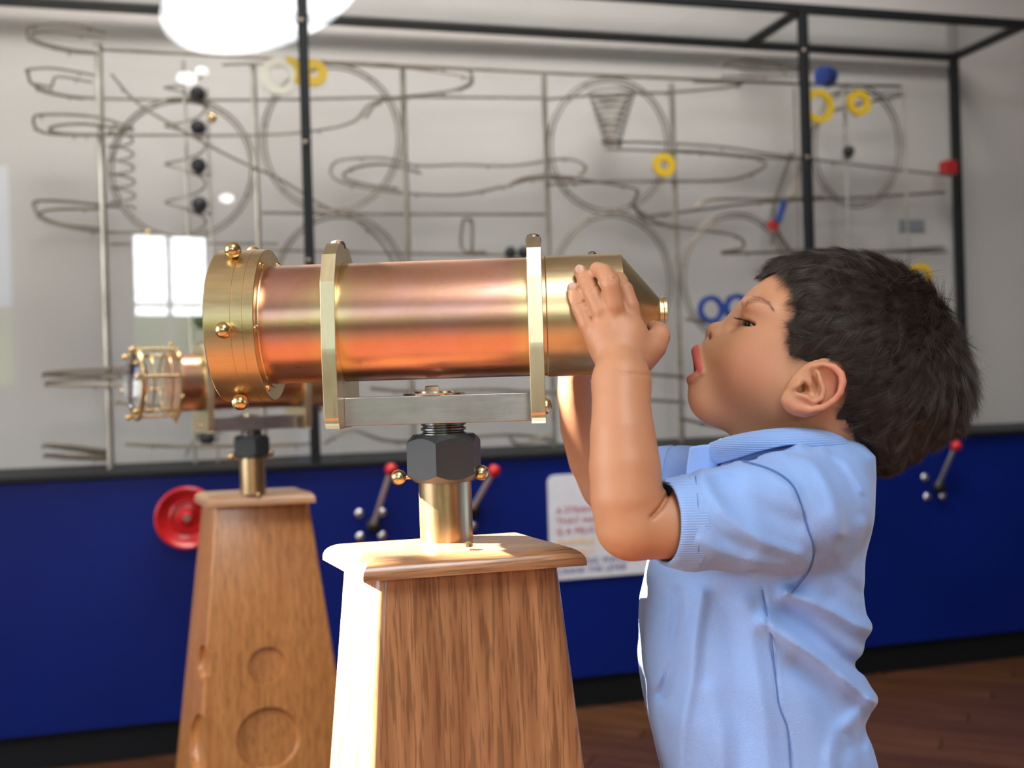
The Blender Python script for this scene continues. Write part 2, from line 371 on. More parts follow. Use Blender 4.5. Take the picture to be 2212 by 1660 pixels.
def helix(cx0, cy0, cx1, cy1, rx, ry, turns, r=.0028, off=.2, r1=None, name='coil', label=None):
    n = int(turns * 18); pts = []
    for k in range(n + 1):
        t = k / n; a = 2 * math.pi * turns * t; R = rx + ((r1 if r1 is not None else rx) - rx) * t
        c = W(cx0 + (cx1 - cx0) * t, cy0 + (cy1 - cy0) * t, off); q = R * 3.05 / F
        pts.append(c + Vector((math.cos(a) * q, math.sin(a) * q, 0)))
    bm = bmesh.new(); tube(bm, pts, r, 6); o = bmobj(name, bm, M_STEEL, scu)
    if label: o['label'] = label
helix(259, 272, 266, 452, 25, 5, 6.0)
helix(398, 150, 402, 520, 42, 6, 4.5, off=.2)
helix(1322, 195, 1322, 318, 57, 4, 10, .0032, .24, 18, 'funnel_spiral')
loops = [
 [(228, 70), (150, 50), (75, 55), (58, 68), (75, 92), (150, 112), (212, 116)], [(225, 82), (120, 68), (70, 74), (90, 92), (150, 106), (205, 112)],
 [(215, 165), (120, 148), (62, 150), (60, 158), (75, 185), (150, 208), (300, 215), (560, 216), (880, 210), (1180, 212)], [(200, 178), (125, 166), (110, 186), (75, 182), (100, 200), (180, 214)],
 [(285, 275), (200, 252), (90, 248), (72, 262), (90, 285), (160, 292), (300, 292), (560, 292), (690, 281), (765, 262), (800, 225), (860, 210), (960, 200), (1015, 180), (1000, 165), (900, 150)],
 [(290, 282), (180, 268), (110, 275), (130, 288), (240, 292)],
 [(262, 448), (150, 436), (80, 434), (74, 448), (100, 478), (200, 500), (330, 503)], [(230, 452), (130, 452), (85, 462), (130, 484), (220, 494)],
 [(270, 795), (180, 800), (92, 808), (150, 812), (265, 806)], [(270, 815), (200, 818), (100, 828), (140, 833), (265, 832)],
 [(230, 975), (160, 965), (92, 962), (150, 970), (230, 982)], [(235, 986), (170, 985), (95, 983), (160, 990), (240, 992)],
 [(240, 160), (300, 225), (400, 285), (500, 340), (600, 385), (690, 440), (760, 470), (820, 520), (850, 570)],
 [(480, 140), (620, 136), (760, 140), (900, 148), (1000, 150), (1020, 165), (1005, 190), (900, 207), (820, 220), (790, 255)],
 [(1250, 380), (1265, 360), (1220, 343), (1110, 358), (1000, 356), (900, 358), (830, 342), (740, 345), (715, 365), (730, 390), (800, 408), (900, 420), (1000, 420), (1080, 405), (1150, 388), (1240, 388)],
 [(910, 375), (830, 355), (760, 365), (745, 385), (800, 400), (860, 408)],
 [(1085, 408), (1130, 385), (1200, 380), (1300, 395), (1375, 410), (1370, 440), (1400, 480), (1500, 495), (1590, 510), (1605, 535), (1560, 545)],
 [(1180, 400), (1320, 392), (1460, 392), (1580, 388), (1650, 362), (1640, 345), (1560, 335), (1460, 328), (1310, 322)],
 [(1300, 308), (1400, 308), (1560, 318), (1700, 338), (1900, 362), (2050, 380)], [(1460, 325), (1520, 328), (1600, 336), (1720, 345)],
 [(1180, 215), (1300, 205), (1440, 200), (1560, 190), (1600, 180), (1500, 178)], [(1740, 150), (1620, 130), (1560, 140), (1640, 152), (1740, 153)],
 [(1560, 165), (1740, 165)], [(1390, 470), (1500, 455), (1640, 438), (1760, 432), (1900, 425), (2040, 416)], [(1500, 452), (1540, 432), (1700, 430), (1780, 426)],
 [(1360, 440), (1420, 480), (1480, 492)], [(1955, 205), (1880, 220), (1780, 250), (1740, 320), (1715, 400), (1690, 450), (1665, 530)],
 [(1710, 330), (1700, 360), (1672, 450), (1680, 500), (1720, 560)], [(1560, 548), (1680, 545), (1760, 540), (1880, 545), (2040, 535)], [(1800, 560), (1900, 545), (2045, 545)],
 [(1050, 545), (1000, 540), (1000, 480), (1010, 475), (1020, 480), (1020, 545)], [(700, 690), (760, 700), (900, 720), (1180, 730)],
 [(1480, 690), (1560, 700), (1640, 690)], [(1200, 780), (1300, 800), (1480, 815)], [(800, 840), (920, 848), (1040, 842), (1200, 850), (1480, 870)], [(700, 960), (760, 930), (860, 955), (1100, 940), (1200, 955)], [(1100, 940), (1120, 960), (1190, 940)], [(1470, 905), (1560, 925)],
 [(400, 985), (420, 950), (440, 935), (480, 935)], [(250, 870), (420, 880), (540, 870)], [(270, 960), (420, 965), (640, 960), (690, 955)],
]
for i, px in enumerate(loops): wire('wire_track', px, .0029, .12 + .05 * (i % 4), double=.014)
for x, y, r, m, th, lab in ((678, 158, 19, M_YEL, .55, 'solid yellow disc beside the black post'), (1434, 357, 20, M_YEL, .42, 'small yellow ring near the right hoop'), (1768, 230, 34, M_YEL, .24, 'large yellow ring half behind the black post'),
                     (1855, 223, 24, M_YEL, .36, 'thick yellow ring at the top right'), (1988, 596, 24, M_YEL, .36, 'yellow ring behind the head'), (1536, 669, 28, M_BLUEP, .22, 'left blue ring of a pair'), (1592, 665, 28, M_BLUEP, .22, 'right blue ring of a pair'), (603, 165, 32, M_CREAM, .26, 'cream ring with yellow edge')):
    c = W(x, y, .12); q = r * 3.0 / F; w_ = q * th
    bm = bmesh.new(); lathe(bm, [(-.006, q - w_), (-.006, q + w_), (.006, q + w_), (.006, q - w_)], 36, Matrix.Translation(c) @ Matrix.Rotation(math.pi / 2, 4, 'Z'), closed=True)
    bmobj('ring', bm, m, scu)['label'] = lab
    bm = bmesh.new(); tube(bm, [c + Vector((0, .005, q)), c + Vector((.003, .08, q + .004))], .002, 6); bmobj('bracket', bm, M_STEEL, scu)
c = W(614, 158, .118); q = 34 * 3 / F
bm = bmesh.new(); n = 20
for k in range(n):
    a0, a1 = [math.radians(-80 + 120 * (k + j) / n) for j in (0, 1)]
    v = [bm.verts.new(c + Vector((math.cos(a) * rr, -.0065 + dy, -math.sin(a) * rr))) for a in (a0, a1) for rr in (q * .72, q * 1.15) for dy in (0, .008)]
    for f in ((0, 2, 6, 4), (1, 5, 7, 3), (0, 4, 5, 1), (2, 3, 7, 6)): bm.faces.new([v[i] for i in f])
bmobj('ring_edge', bm, M_YEL, scu)['label'] = 'yellow crescent edge of the cream ring'
def blob(name, px, py, off, dims, mat, lab, rot=0):
    c = W(px, py, off); bm = bmesh.new(); box(bm, tuple(-d / 2 for d in dims), tuple(d / 2 for d in dims), Matrix.Translation(c) @ Matrix.Rotation(rot, 4, 'Y')); o = bmobj(name, bm, mat, scu, False); bevel(o, .003); o['label'] = lab; return o
bm = bmesh.new(); lathe(bm, [(-.02, .030), (.02, .034), (.024, .03)], 24, Matrix.Translation(W(1783, 165, .16)) @ Matrix.Rotation(.4, 4, 'Z')); bmobj('drum', bm, M_BLUEP, scu)['label'] = 'dark blue drum at the top'
blob('cup', 2048, 363, .3, (.045, .045, .048), M_REDP, 'red cup at the right post')
blob('lever_arm', 1688, 455, .15, (.018, .02, .085), M_BLUEP, 'blue lever arm', .35)
blob('lever_pivot', 1670, 487, .16, (.035, .016, .030), M_REDP, 'red pivot block')
blob('plaque', 1970, 487, WALLOFF - .006, (.105, .004, .040), plain('grey_plaque', (.22, .24, .27), .4), 'small grey plaque on the wall')
bm = bmesh.new(); sphere(bm, W(458, 255, .16), .014, 16); bmobj('bell', bm, M_BRASSX, scu)['label'] = 'small brass bell'
bm = bmesh.new(); sphere(bm, W(320, 503, .16), .010, 16); bmobj('bell', bm, M_BRASSX, scu)
bm = bmesh.new(); sphere(bm, W(2060, 730, .25), .020, 16); bmobj('knob', bm, M_BLUEP, scu)['label'] = 'round blue knob behind the head'
for k, (x, y, r, lab) in enumerate(((427, 203, 17, 'topmost black ball in the lift column of the case'), (428, 276, 17, 'second black ball from the top of the lift column'), (429, 358, 17, 'third black ball from the top of the lift column'),
        (431, 442, 17, 'fourth black ball from the top, above the window reflection'), (434, 612, 17, 'black ball beside the top edge of the brass lens ring'), (436, 693, 17, 'black ball half hidden behind the left edge of the brass ring'),
        (447, 948, 17, 'lowest black ball, under the clamp of the far telescope'), (1833, 327, 15, 'single black ball inside the right hoop'), (1103, 545, 14, 'left of two black balls just above the copper tube'), (1131, 545, 14, 'right of two black balls just above the copper tube'))):
    p = onf(x, y, .17); bm = bmesh.new(); sphere(bm, (0, 0, 0), r * 3.0 / F, 20); bm.transform(Matrix.Identity(4))
    o = bmobj('black_ball', bm, M_RUBBER); o.location = p; tag(o, lab, 'ball', 'black balls of the ball machine')
    q = r * 3.0 / F; c = local(scu, p)
    wire_pts('ball_rest', [c + Vector((-.02, .012, -q)), c + Vector((.02, .012, -q)), c + Vector((.025, .03, -q))], .0025)
# two small spotlights of the room, seen only as glints in the glass
M_LAMP = NT('lamp_face').set(Base_Color=(.9, .9, .9), Emission_Color=(1, .98, .95), Emission_Strength=16).m
def mirror(px, py, Yw):
    r = ray(px, py); p = onf(px, py); v = r - CN * 2 * r.dot(CN); return p + v * ((Yw - p.y) / v.y)
for k, (x, y, L_) in enumerate(((490, 428, .055), (404, 168, .075), (436, 152, .045))):
    c = mirror(x, y, -2.6); bm = bmesh.new(); sphere(bm, c, L_, 20, (1, .5, .62)); o = bmobj('ceiling_lamp' if k == 0 else 'ceiling_lamp.%03d' % k, bm, M_LAMP); tag(o, kind='structure')
    bm = bmesh.new(); tube(bm, [c + Vector((0, -.03, .03)), Vector((c.x, c.y - .03, 3.6))], .008, 8); bmobj('lamp_stem', bm, M_STEEL, o)
# ================================================================ fittings on the blue panel
M_LEVER = brushed('lever_steel', (.55, .53, .54), (.75, .73, .74), .3, (1, 1, 1))
def on_panel(name, px, py, label, cat, group=None):
    e = empty(name, onf(px, py, -.0), label, cat, group, ANG); return e
def lever(kx, ky, bx, by, bolts, label):
    e = on_panel('crank_lever', bx, by, label, 'lever', 'crank levers on the blue panel')
    L = lambda x, y, o=0.: local(e, onf(x, y, o))
    bm = bmesh.new(); lathe(bm, [(0, .020), (.02, .018), (.024, .012)], 20, Matrix.Rotation(-math.pi / 2, 4, 'Z')); bmobj('hub', bm, M_DARKSTEEL, e)
    a, b = L(bx, by, -.022), L(kx, ky, -.03); bm = bmesh.new(); d = (b - a); s_ = Vector((-d.z, 0, d.x)).normalized() * .007
    for j in range(1): 
        v = [bm.verts.new(p + s_ * q + Vector((0, dy, 0))) for p in (a, b) for q in (-1, 1) for dy in (-.003, .003)]
        for f in ((0, 1, 3, 2), (4, 6, 7, 5), (0, 4, 5, 1), (2, 3, 7, 6), (0, 2, 6, 4), (1, 5, 7, 3)): bm.faces.new([v[i] for i in f])
    bevel(bmobj('lever_arm', bm, M_LEVER, e, False), .002)
    bm = bmesh.new(); sphere(bm, L(kx, ky, -.05), .0175, 20); bmobj('knob', bm, M_REDP, e)
    for x, y in bolts:
        bm = bmesh.new(); sphere(bm, L(x, y, -.002), .0125, 16, (1, .55, 1)); bmobj('bolt', bm, M_LEVER, e)
lever(845, 1015, 806, 1135, [(776, 1110), (826, 1108), (778, 1160), (826, 1158)], 'crank lever with red knob on blue panel left of the brass post')
lever(1067, 1018, 1020, 1100, [(1022, 1136), (1000, 1148)], 'crank lever with red knob seen right of the brass post')
lever(2065, 963, 2025, 1053, [(1998, 1032), (2003, 1074), (2037, 1072)], 'crank lever with red knob on the panel right of the child')
lever(1868, 1022, 1830, 1110, [(1800, 1090), (1805, 1135)], 'crank lever whose red knob peeks out behind the shirt back')
wh = on_panel('hand_wheel', 405, 1115, 'red dished hand wheel on the blue panel at left', 'wheel')
Rw = .081
bm = bmesh.new(); lathe(bm, [(.052, .0), (.050, Rw * .18), (.034, Rw * .26), (.030, Rw * .45), (.038, Rw * .50), (.034, Rw * .58), (.040, Rw * .80), (.052, Rw * .93), (.050, Rw), (.040, Rw * 1.0), (.028, Rw * .85), (.02, Rw * .4), (.02, .012), (0, .012)], 56, Matrix.Rotation(-math.pi / 2, 4, 'Z'), caps=False); bmobj('wheel_dish', bm, M_REDP, wh, angle=50)
bm = bmesh.new(); lathe(bm, [(.050, .009), (.056, .008)], 20, Matrix.Rotation(-math.pi / 2, 4, 'Z')); bmobj('axle_bolt', bm, M_STEEL, wh)
bm = bmesh.new(); lathe(bm, [(.045, .009), (.075, .011), (.082, .008)], 20, Matrix.Translation((.028, 0, .046)) @ Matrix.Rotation(-math.pi / 2, 4, 'Z')); bmobj('knob', bm, M_REDP, wh)
# sign
sg = on_panel('instruction_sign', 1290, 1140, 'white rounded sign with red, yellow and blue lettering behind the arms', 'sign')
sa, sb = local(sg, onf(1186, 1150, -.004)), local(sg, onf(1400, 1130, -.004)); zt, zb = local(sg, onf(1290, 1022, -.004)).z, local(sg, onf(1290, 1247, -.004)).z
bm = bmesh.new(); rr = .022; pts = []
xs0, xs1 = sa.x, sb.x + .06
for cx, cz, a0 in ((xs1 - rr, zt - rr, 0), (xs0 + rr, zt - rr, 90), (xs0 + rr, zb + rr, 180), (xs1 - rr, zb + rr, 270)):
    for k in range(7): a = math.radians(a0 + 15 * k); pts.append((cx + rr * math.cos(a), cz + rr * math.sin(a)))
vf = [bm.verts.new((x, -.006, z)) for x, z in pts]; vb = [bm.verts.new((x, 0, z)) for x, z in pts]; bm.faces.new(vf); bm.faces.new(vb[::-1])
for i in range(len(pts)): bm.faces.new((vf[i], vb[i], vb[(i + 1) % len(pts)], vf[(i + 1) % len(pts)]))
bmobj('sign_board', bm, M_WHITEP, sg, False)
inks = {k: plain('ink_' + k, c, .6) for k, c in (('red', (.38, .015, .05)), ('yellow', (.80, .42, .03)), ('navy', (.02, .03, .22)))}
H_ = zt - zb
for txt, ink, fx, fz, size in (('A STRANGE', 'red', .055, .37, .021), ('THAT HAPPENS', 'red', .055, .47, .021), ('IS A PELICAN', 'red', .055, .57, .021), ('EXAMPLE: THE', 'yellow', .055, .68, .021), ('FAMILY', 'yellow', .115, .775, .021), ('MAKING WAVES', 'navy', .105, .865, .021), ('CRANK THE LEVER', 'navy', .055, .945, .019)):
    cu_ = bpy.data.curves.new('lettering', 'FONT'); cu_.body = txt; cu_.size = size * 1.25; cu_.extrude = .0004; cu_.materials.append(inks[ink]); cu_.space_character = 1.05
    o = bpy.data.objects.new('lettering', cu_); COL.objects.link(o); o.parent = sg; o.location = (xs0 + fx * .4, -.0066, zt - fz * H_); o.rotation_euler = (math.pi / 2, 0, 0)
    me_ = bpy.data.meshes.new_from_object(o); bpy.data.objects.remove(o); o = link('lettering', me_, None, sg, False); o.location = (xs0 + fx * .4, -.0066, zt - fz * H_); o.rotation_euler = (math.pi / 2, 0, 0)
# ================================================================ pedestals
YT = .93; S_ = YT / F
def cap_mesh(c4, zb, zt, e):
    """c4: corners (xy) of the underside, counter-clockwise; quarter-round upper edge e wide"""
    bm = bmesh.new(); ctr = sum((Vector(c) for c in c4), Vector((0, 0))) / 4; rings = []
    h = zt - zb
    prof = [(0, 0), (0, .22 * h)] + [(e * (1 - math.cos(math.radians(a))), .22 * h + .78 * h * math.sin(math.radians(a))) for a in range(12, 91, 13)]
    for ins, dz in prof:
        ring = []
        for i in range(4):
            p, q, r = Vector(c4[i - 1]), Vector(c4[i]), Vector(c4[(i + 1) % 4])
            a, b = (p - q).normalized(), (r - q).normalized(); s_ = abs(a.x * b.y - a.y * b.x)
            ring.append(bm.verts.new((*(q + (a + b) * (ins / s_)), zb + dz)))
        rings.append(ring)
    for a, b in zip(rings, rings[1:]):
        for i in range(4): bm.faces.new((a[i], a[(i + 1) % 4], b[(i + 1) % 4], b[i]))
    bm.faces.new(rings[0][::-1]); bm.faces.new(rings[-1]); return bm
def pedestal(label, N, R, L, zt, th, bn, br, bl, k, body_mat, cap_mat, e, edge=.006):
    zb = zt - th
    n, r, l = [G(*p, zb).xy for p in (N, R, L)]; b = r + l - n
    ctr = (r + l) / 2
    e0 = empty('pedestal', (ctr.x, ctr.y, 0), label, 'pedestal', 'wooden pedestals')
    off = Vector((ctr.x, ctr.y))
    d = (r - n); ang = math.atan2(d.y, d.x)
    e0.rotation_euler = (0, 0, ang); M = Matrix.Rotation(-ang, 2)
    bm = cap_mesh([M @ (q - off) for q in (n, r, b, l)], zb, zt, e)
    bmobj('cap', bm, cap_mat, e0, angle=40)
    n2, r2, l2 = [G(*p, zb).xy for p in (bn, br, bl)]; b2 = r2 + l2 - n2; c2 = (r2 + l2) / 2
    bm = bmesh.new(); rings = []
    for z in (zb + .006, 0):
        s_ = 1 + k * (zb - z); rings.append([bm.verts.new((*(M @ (c2 + (q - c2) * s_ - off)), z)) for q in (n2, r2, b2, l2)])
    bm.faces.new(rings[0]); bm.faces.new(rings[1][::-1])
    for i in range(4): bm.faces.new((rings[0][i], rings[1][i], rings[1][(i + 1) % 4], rings[0][(i + 1) % 4]))
    o = bmobj('body', bm, body_mat, e0, True, 30); bevel(o, edge, 4)
    return e0, o, (M, off, c2, (n2, r2, b2, l2), zb, k)
ZC = P(962, 1166, YT).z
ped1, body1, _ = pedestal('oak pedestal nearest the camera, left face sunlit, under the copper telescope', (785, 1258), (1268, 1222), (697, 1210), ZC, .0150,
                          (819, 1249), (1209, 1219), (739, 1225), 1.16, M_OAK, M_OAKX, .016)
bm = bmesh.new(); lathe(bm, [(0, .0042), (.002, .0040), (.0032, .002)], 20, Matrix.Translation(local(ped1, P(1011, 1181, .868))) @ ZUP); bmobj('screw', bm, M_BRASSX, ped1)
Y2 = 1.95; ZC2 = P(546, 1067, Y2).z
ped2, body2, inf = pedestal('lighter oak pedestal with round recesses standing farther back on the left', (446, 1098), (682, 1086), (420, 1085), ZC2, .020,
                            (466, 1092), (668, 1080), (436, 1083), 1.30, M_OAK2, M_OAK2X, .012, .006)
# round recesses: carve cylinders into the front and left faces
M2, off2, c2, q4, zb2, k2 = inf
def carve(px, py, rpx, face):
    a, b = (q4[0], q4[1]) if face == 'front' else (q4[3], q4[0])
    # face plane at the height of the ray: iterate
    z = .5
    for _i in range(12):
        s_ = 1 + k2 * (zb2 - z); A, B = c2 + (a - c2) * s_, c2 + (b - c2) * s_
        nn = Vector((B - A).orthogonal()).normalized(); nn3 = Vector((nn.x, nn.y, 0)); r = ray(px, py)
        t = (Vector((A.x, A.y, 0)) - CAM).dot(nn3) / r.dot(nn3); p = CAM + r * t; z = p.z
    out = nn3 if (p - Vector((c2.x, c2.y, p.z))).dot(nn3) > 0 else -nn3
    tilt = math.atan(k2 * .5 * (b - a).length)
    axis = (out + Vector((0, 0, math.tan(tilt)))).normalized()
    rad = rpx * t / F; bm = bmesh.new()
    rm = axis.to_track_quat('X', 'Z').to_matrix().to_4x4()
    lathe(bm, [(-.011, rad * .93), (-.007, rad * .99), (.03, rad * 1.02)], 48, Matrix.Translation(p) @ rm)
    me = bpy.data.meshes.new('cutter'); bmesh.ops.recalc_face_normals(bm, faces=bm.faces); bm.to_mesh(me); bm.free(); return me
cut = []
for args in ((577, 1438, 40, 'front'), (580, 1597, 68, 'front'), (437, 1432, 38, 'left'), (428, 1610, 66, 'left')):
    o = bpy.data.objects.new('cutter', carve(*args)); COL.objects.link(o); cut.append(o)
bpy.context.view_layer.update()
for o in cut:
    m = body2.modifiers.new('recess', 'BOOLEAN'); m.object = o; m.operation = 'DIFFERENCE'; m.solver = 'EXACT'
bpy.context.view_layer.update()
dg = bpy.context.evaluated_depsgraph_get(); me = bpy.data.meshes.new_from_object(body2.evaluated_get(dg)); body2.modifiers.clear(); body2.data = me
for o in cut: bpy.data.objects.remove(o)
me.shade_smooth(); me.set_sharp_from_angle(angle=math.radians(30))
bm = bmesh.new(); lathe(bm, [(0, .0042), (.002, .0040), (.0032, .002)], 16, Matrix.Translation(local(ped2, P(560, 1069, 1.93))) @ ZUP); bmobj('screw', bm, M_BRASSX, ped2)
# ================================================================ telescopes
def px(v): return v * S_
def clamp_plate(xc, name, tel, th=30, tall=166):
    w = 142; pts = [(-52, 166), (52, 166), (w * .74, 137), (w * .95, 77), (w, -62), (w * .93, -203), (w * .93 - 12, -226), (-w * .93 + 12, -226), (-w * .93, -203), (-w, -62), (-w * .95, 77), (-w * .74, 137)]
    bm = bmesh.new(); M = Matrix.Translation((px(xc), 0, 0))
    n = 64; a = px(-th / 2); b = px(th / 2)
    P_ = [(px(y), px(z)) for y, z in pts]; hole = [(px(129) * math.cos(2 * math.pi * k / n), px(129) * math.sin(2 * math.pi * k / n)) for k in range(n)]
    def outer(ang):  # point of the outline in direction ang
        d = Vector((math.cos(ang), math.sin(ang))); best = None
        for i in range(len(P_)):
            p, q = Vector(P_[i]), Vector(P_[(i + 1) % len(P_)]); e_ = q - p; den = d.x * e_.y - d.y * e_.x
            if abs(den) < 1e-12: continue
            t = (p.x * e_.y - p.y * e_.x) / den; u = (p.x * d.y - p.y * d.x) / den
            if t > 0 and -1e-6 <= u <= 1 + 1e-6: best = t if best is None else max(best, t)
        return d * best
    angs = sorted(set([2 * math.pi * k / n for k in range(n)] + [math.atan2(z, y) % (2 * math.pi) for y, z in P_]))
    R_ = px(128)
    ro = [outer(t) for t in angs]; ri = [Vector((R_ * math.cos(t), R_ * math.sin(t))) for t in angs]
    V = [[bm.verts.new(M @ Vector((x, p.x, p.y))) for p in ring] for x in (a, b) for ring in (ro, ri)]
    m = len(angs)
    for i in range(m):
        j = (i + 1) % m
        bm.faces.new((V[0][i], V[0][j], V[1][j], V[1][i])); bm.faces.new((V[2][i], V[3][i], V[3][j], V[2][j]))
        bm.faces.new((V[0][i], V[2][i], V[2][j], V[0][j])); bm.faces.new((V[1][i], V[1][j], V[3][j], V[3][i]))
    o = bmobj(name, bm, M_BRASSP, tel, True, 20); bevel(o, .0014, 2)
    bm = bmesh.new(); lathe(bm, [(px(160), px(17)), (px(169), px(17)), (px(176), px(13)), (px(179), px(6))], 24, M @ ZUP); bmobj('cap_screw', bm, M_STEEL, o)
    return o
def knob(tel_part, c, d, r, name='ball_knob', stem=.006, mat=None):
    bm = bmesh.new(); d = Vector(d).normalized(); c = Vector(c)
    sphere(bm, c, r, 28); tube(bm, [c - d * (r + stem), c], r * .32, 12)
    return bmobj(name, bm, mat or M_BRASSX, tel_part)
def rivet(par, c, d, r, name='screw', mat=None):
    bm = bmesh.new(); M = Matrix.Translation(c) @ Vector(d).to_track_quat('X', 'Z').to_matrix().to_4x4()
    lathe(bm, [(-.001, r), (r * .25, r), (r * .6, r * .75), (r * .8, r * .3)], 18, M); return bmobj(name, bm, mat or M_BRASSX, par)
def telescope(loc, rz, label, kind, zcap):
    tel = empty('telescope', loc, label, 'telescope', None, rz)
    rt = px(127.5)
    bm = bmesh.new(); lathe(bm, [(px(-420 if kind == 'ring' else -345), rt), (px(230), rt)], 128); bmobj('barrel', bm, M_COPPER, tel)
    c1 = clamp_plate(-217, 'clamp', tel); clamp_plate(206 if kind == 'ring' else 226, 'clamp', tel)
    # bar below, between the clamps
    bm = bmesh.new(); box(bm, (px(-203), px(-62), px(-222)), (px(192), px(62), px(-162))); bar = bmobj('base_bar', bm, M_ALU, tel, False); bevel(bar, .0008)
    for yy in (-30, 30): rivet(c1, (px(-232), px(yy), px(-192)), (-1, 0, 0), px(9)); rivet(bar, (px(221), px(yy * 1.6 - 12), px(-192)), (1, 0, 0), px(17))
    bm = bmesh.new(); lathe(bm, [(px(-162), px(66)), (px(-158), px(67)), (px(-158), px(46)), (px(-154), px(45)), (px(-153), px(10))], 48, Matrix.Translation((px(-18), 0, 0)) @ ZUP); bmobj('washer', bm, M_ZINC, tel)
    bm = bmesh.new(); lathe(bm, [(px(-154), px(17)), (px(-144), px(17)), (px(-142), px(14))], 6, Matrix.Translation((px(-22), 0, 0)) @ ZUP); bmobj('bolt_head', bm, M_ZINC, tel, False)
    # threaded stub
    bm = bmesh.new(); prof = []; z = -262
    while z < -222: prof += [(px(z), px(44)), (px(z + 2.5), px(49)), (px(z + 6.5), px(49)), (px(z + 9), px(44))]; z += 11
    lathe(bm, prof, 48, ZUP); bmobj('threaded_stub', bm, brushed('thread_steel', (.16, .15, .14), (.30, .29, .27), .25, (1, 1, 1)) if 'thread_steel' not in bpy.data.materials else bpy.data.materials['thread_steel'], tel)
    # black hex nut with chamfered faces: hexagonal prism cut by a cone at both ends
    bm = bmesh.new(); n = 72; Rn = px(84); zt_, zb_ = px(-247), px(-348); rows = []
    a0 = math.radians(-7 - 90 )
    rhex = [Rn * math.cos(math.pi / 6) / math.cos(((2 * math.pi * k / n) % (math.pi / 3)) - math.pi / 6) for k in range(n)]
    for kk, (base, f) in enumerate(((zt_, -1), (zb_, 1))):
        rows.append([(min(r, px(66)), base) for r in rhex])
        rows.append([(r, base + f * max(0, (r - px(66)) * .95)) for r in rhex])
    rows = [rows[0], rows[1], rows[3], rows[2]]
    V = [[bm.verts.new((r * math.cos(a0 + 2 * math.pi * k / n), r * math.sin(a0 + 2 * math.pi * k / n), z)) for k, (r, z) in enumerate(row)] for row in rows]
    for a, b in zip(V, V[1:]):
        for k in range(n): bm.faces.new((a[k], b[k], b[(k + 1) % n], a[(k + 1) % n]))
    bm.faces.new(V[0]); bm.faces.new(V[-1][::-1]); nut = bmobj('hex_nut', bm, M_NUT, tel, True, 18)
    for ang in (-5, 175): pass
    knob(nut, (px(-98), px(-15), px(-337)), (-1, -.1, 0), px(17), stem=.004); knob(nut, (px(80), px(-15), px(-332)), (1, -.1, 0), px(17), stem=.004)
    zc = zcap - loc[2]
    bm = bmesh.new(); lathe(bm, [(zc, px(57)), (px(-340), px(57))], 64, ZUP); bmobj('post', bm, brushed('satin_bronze_post', (.66, .45, .22), (.78, .58, .32), .3, (12, 12, 1)) if 'satin_bronze_post' not in bpy.data.materials else bpy.data.materials['satin_bronze_post'], tel)
    # eyepiece end
    bm = bmesh.new(); lathe(bm, [(px(228), px(128.5)), (px(230), px(130)), (px(389), px(130)), (px(391), px(128.5)), (px(471), px(34)), (px(474), px(34)), (px(475), px(31)), (px(479), px(31)), (px(480), px(34.5)), (px(486), px(35)), (px(487), px(31)), (px(486), px(25)), (px(463), px(22))], 96, caps=False); ey = bmobj('eyepiece_cone', bm, M_BRASS, tel)
    bm = bmesh.new(); lathe(bm, [(px(465), px(22)), (px(469), px(20)), (px(471), 0.0002)], 32); bmobj('eyepiece_lens', bm, M_LENS, ey)
    for a in (32, 152, -148, -88, -28): knob(ey, (px(330), -px(143) * math.cos(math.radians(a)), px(143) * math.sin(math.radians(a))), (0, -math.cos(math.radians(a)), math.sin(math.radians(a))), px(10), stem=.003)
    rivet(ey, (px(332), 0, px(130)), (0, 0, 1), px(9), mat=M_STEEL)
    if kind == 'ring':
        x0, x1 = -467, -363
        bm = bmesh.new(); lathe(bm, [(px(x0 + 5), px(140)), (px(x0), px(143)), (px(x0), px(160)), (px(x0 + 3), px(163.5)), (px(-411), px(163.5)), (px(-410.5), px(162.9)), (px(-409.5), px(162.9)), (px(-409), px(163.5)), (px(-387), px(163.5)), (px(-386.5), px(162.9)), (px(-385.5), px(162.9)), (px(-385), px(163.5)), (px(x1 - 1.5), px(163.5)), (px(x1), px(162)), (px(x1), px(136)), (px(x1 + 3), px(135)), (px(x1 + 3), px(127.6)), (px(x0 + 24), px(127.6)), (px(x0 + 22), px(139))], 128, closed=True)
        ring = bmobj('lens_ring', bm, M_BRASS, tel, angle=25)
        for k in range(6):
            a = math.radians(-6 + 60 * k + (4 if k == 1 else 0)); d = Vector((0, -math.cos(a), math.sin(a)))
            knob(ring, Vector((px(-419), 0, 0)) + d * px(180), d, px(17.5), stem=.004)
            a = math.radians(-6 + 60 * k); d = Vector((0, -math.cos(a), math.sin(a))); rivet(ring, Vector((px(x1), 0, 0)) + d * px(149), (1, 0, 0), px(7.5))
        bm = bmesh.new(); lathe(bm, [(px(-453), px(139)), (px(-457), px(110)), (px(-463), px(60)), (px(-465), .0003), ], 64); 
        lathe(bm, [(px(-453), px(139)), (px(-447), px(110)), (px(-441), px(60)), (px(-439), .0003)], 64); bmobj('objective_lens', bm, M_LENS, ring)
    else:
        xf, xb = -458, -340
        cage = None
        for i, (xx, w) in enumerate(((xb, 12), (xf - 42, 14))):
            bm = bmesh.new(); lathe(bm, [(px(xx - w / 2), px(128 if i == 0 else 134)), (px(xx - w / 2), px(163)), (px(xx + w / 2), px(163)), (px(xx + w / 2), px(128 if i == 0 else 134))], 72, closed=True); o = bmobj('cage_ring', bm, M_BRASS, tel)
            cage = cage or o
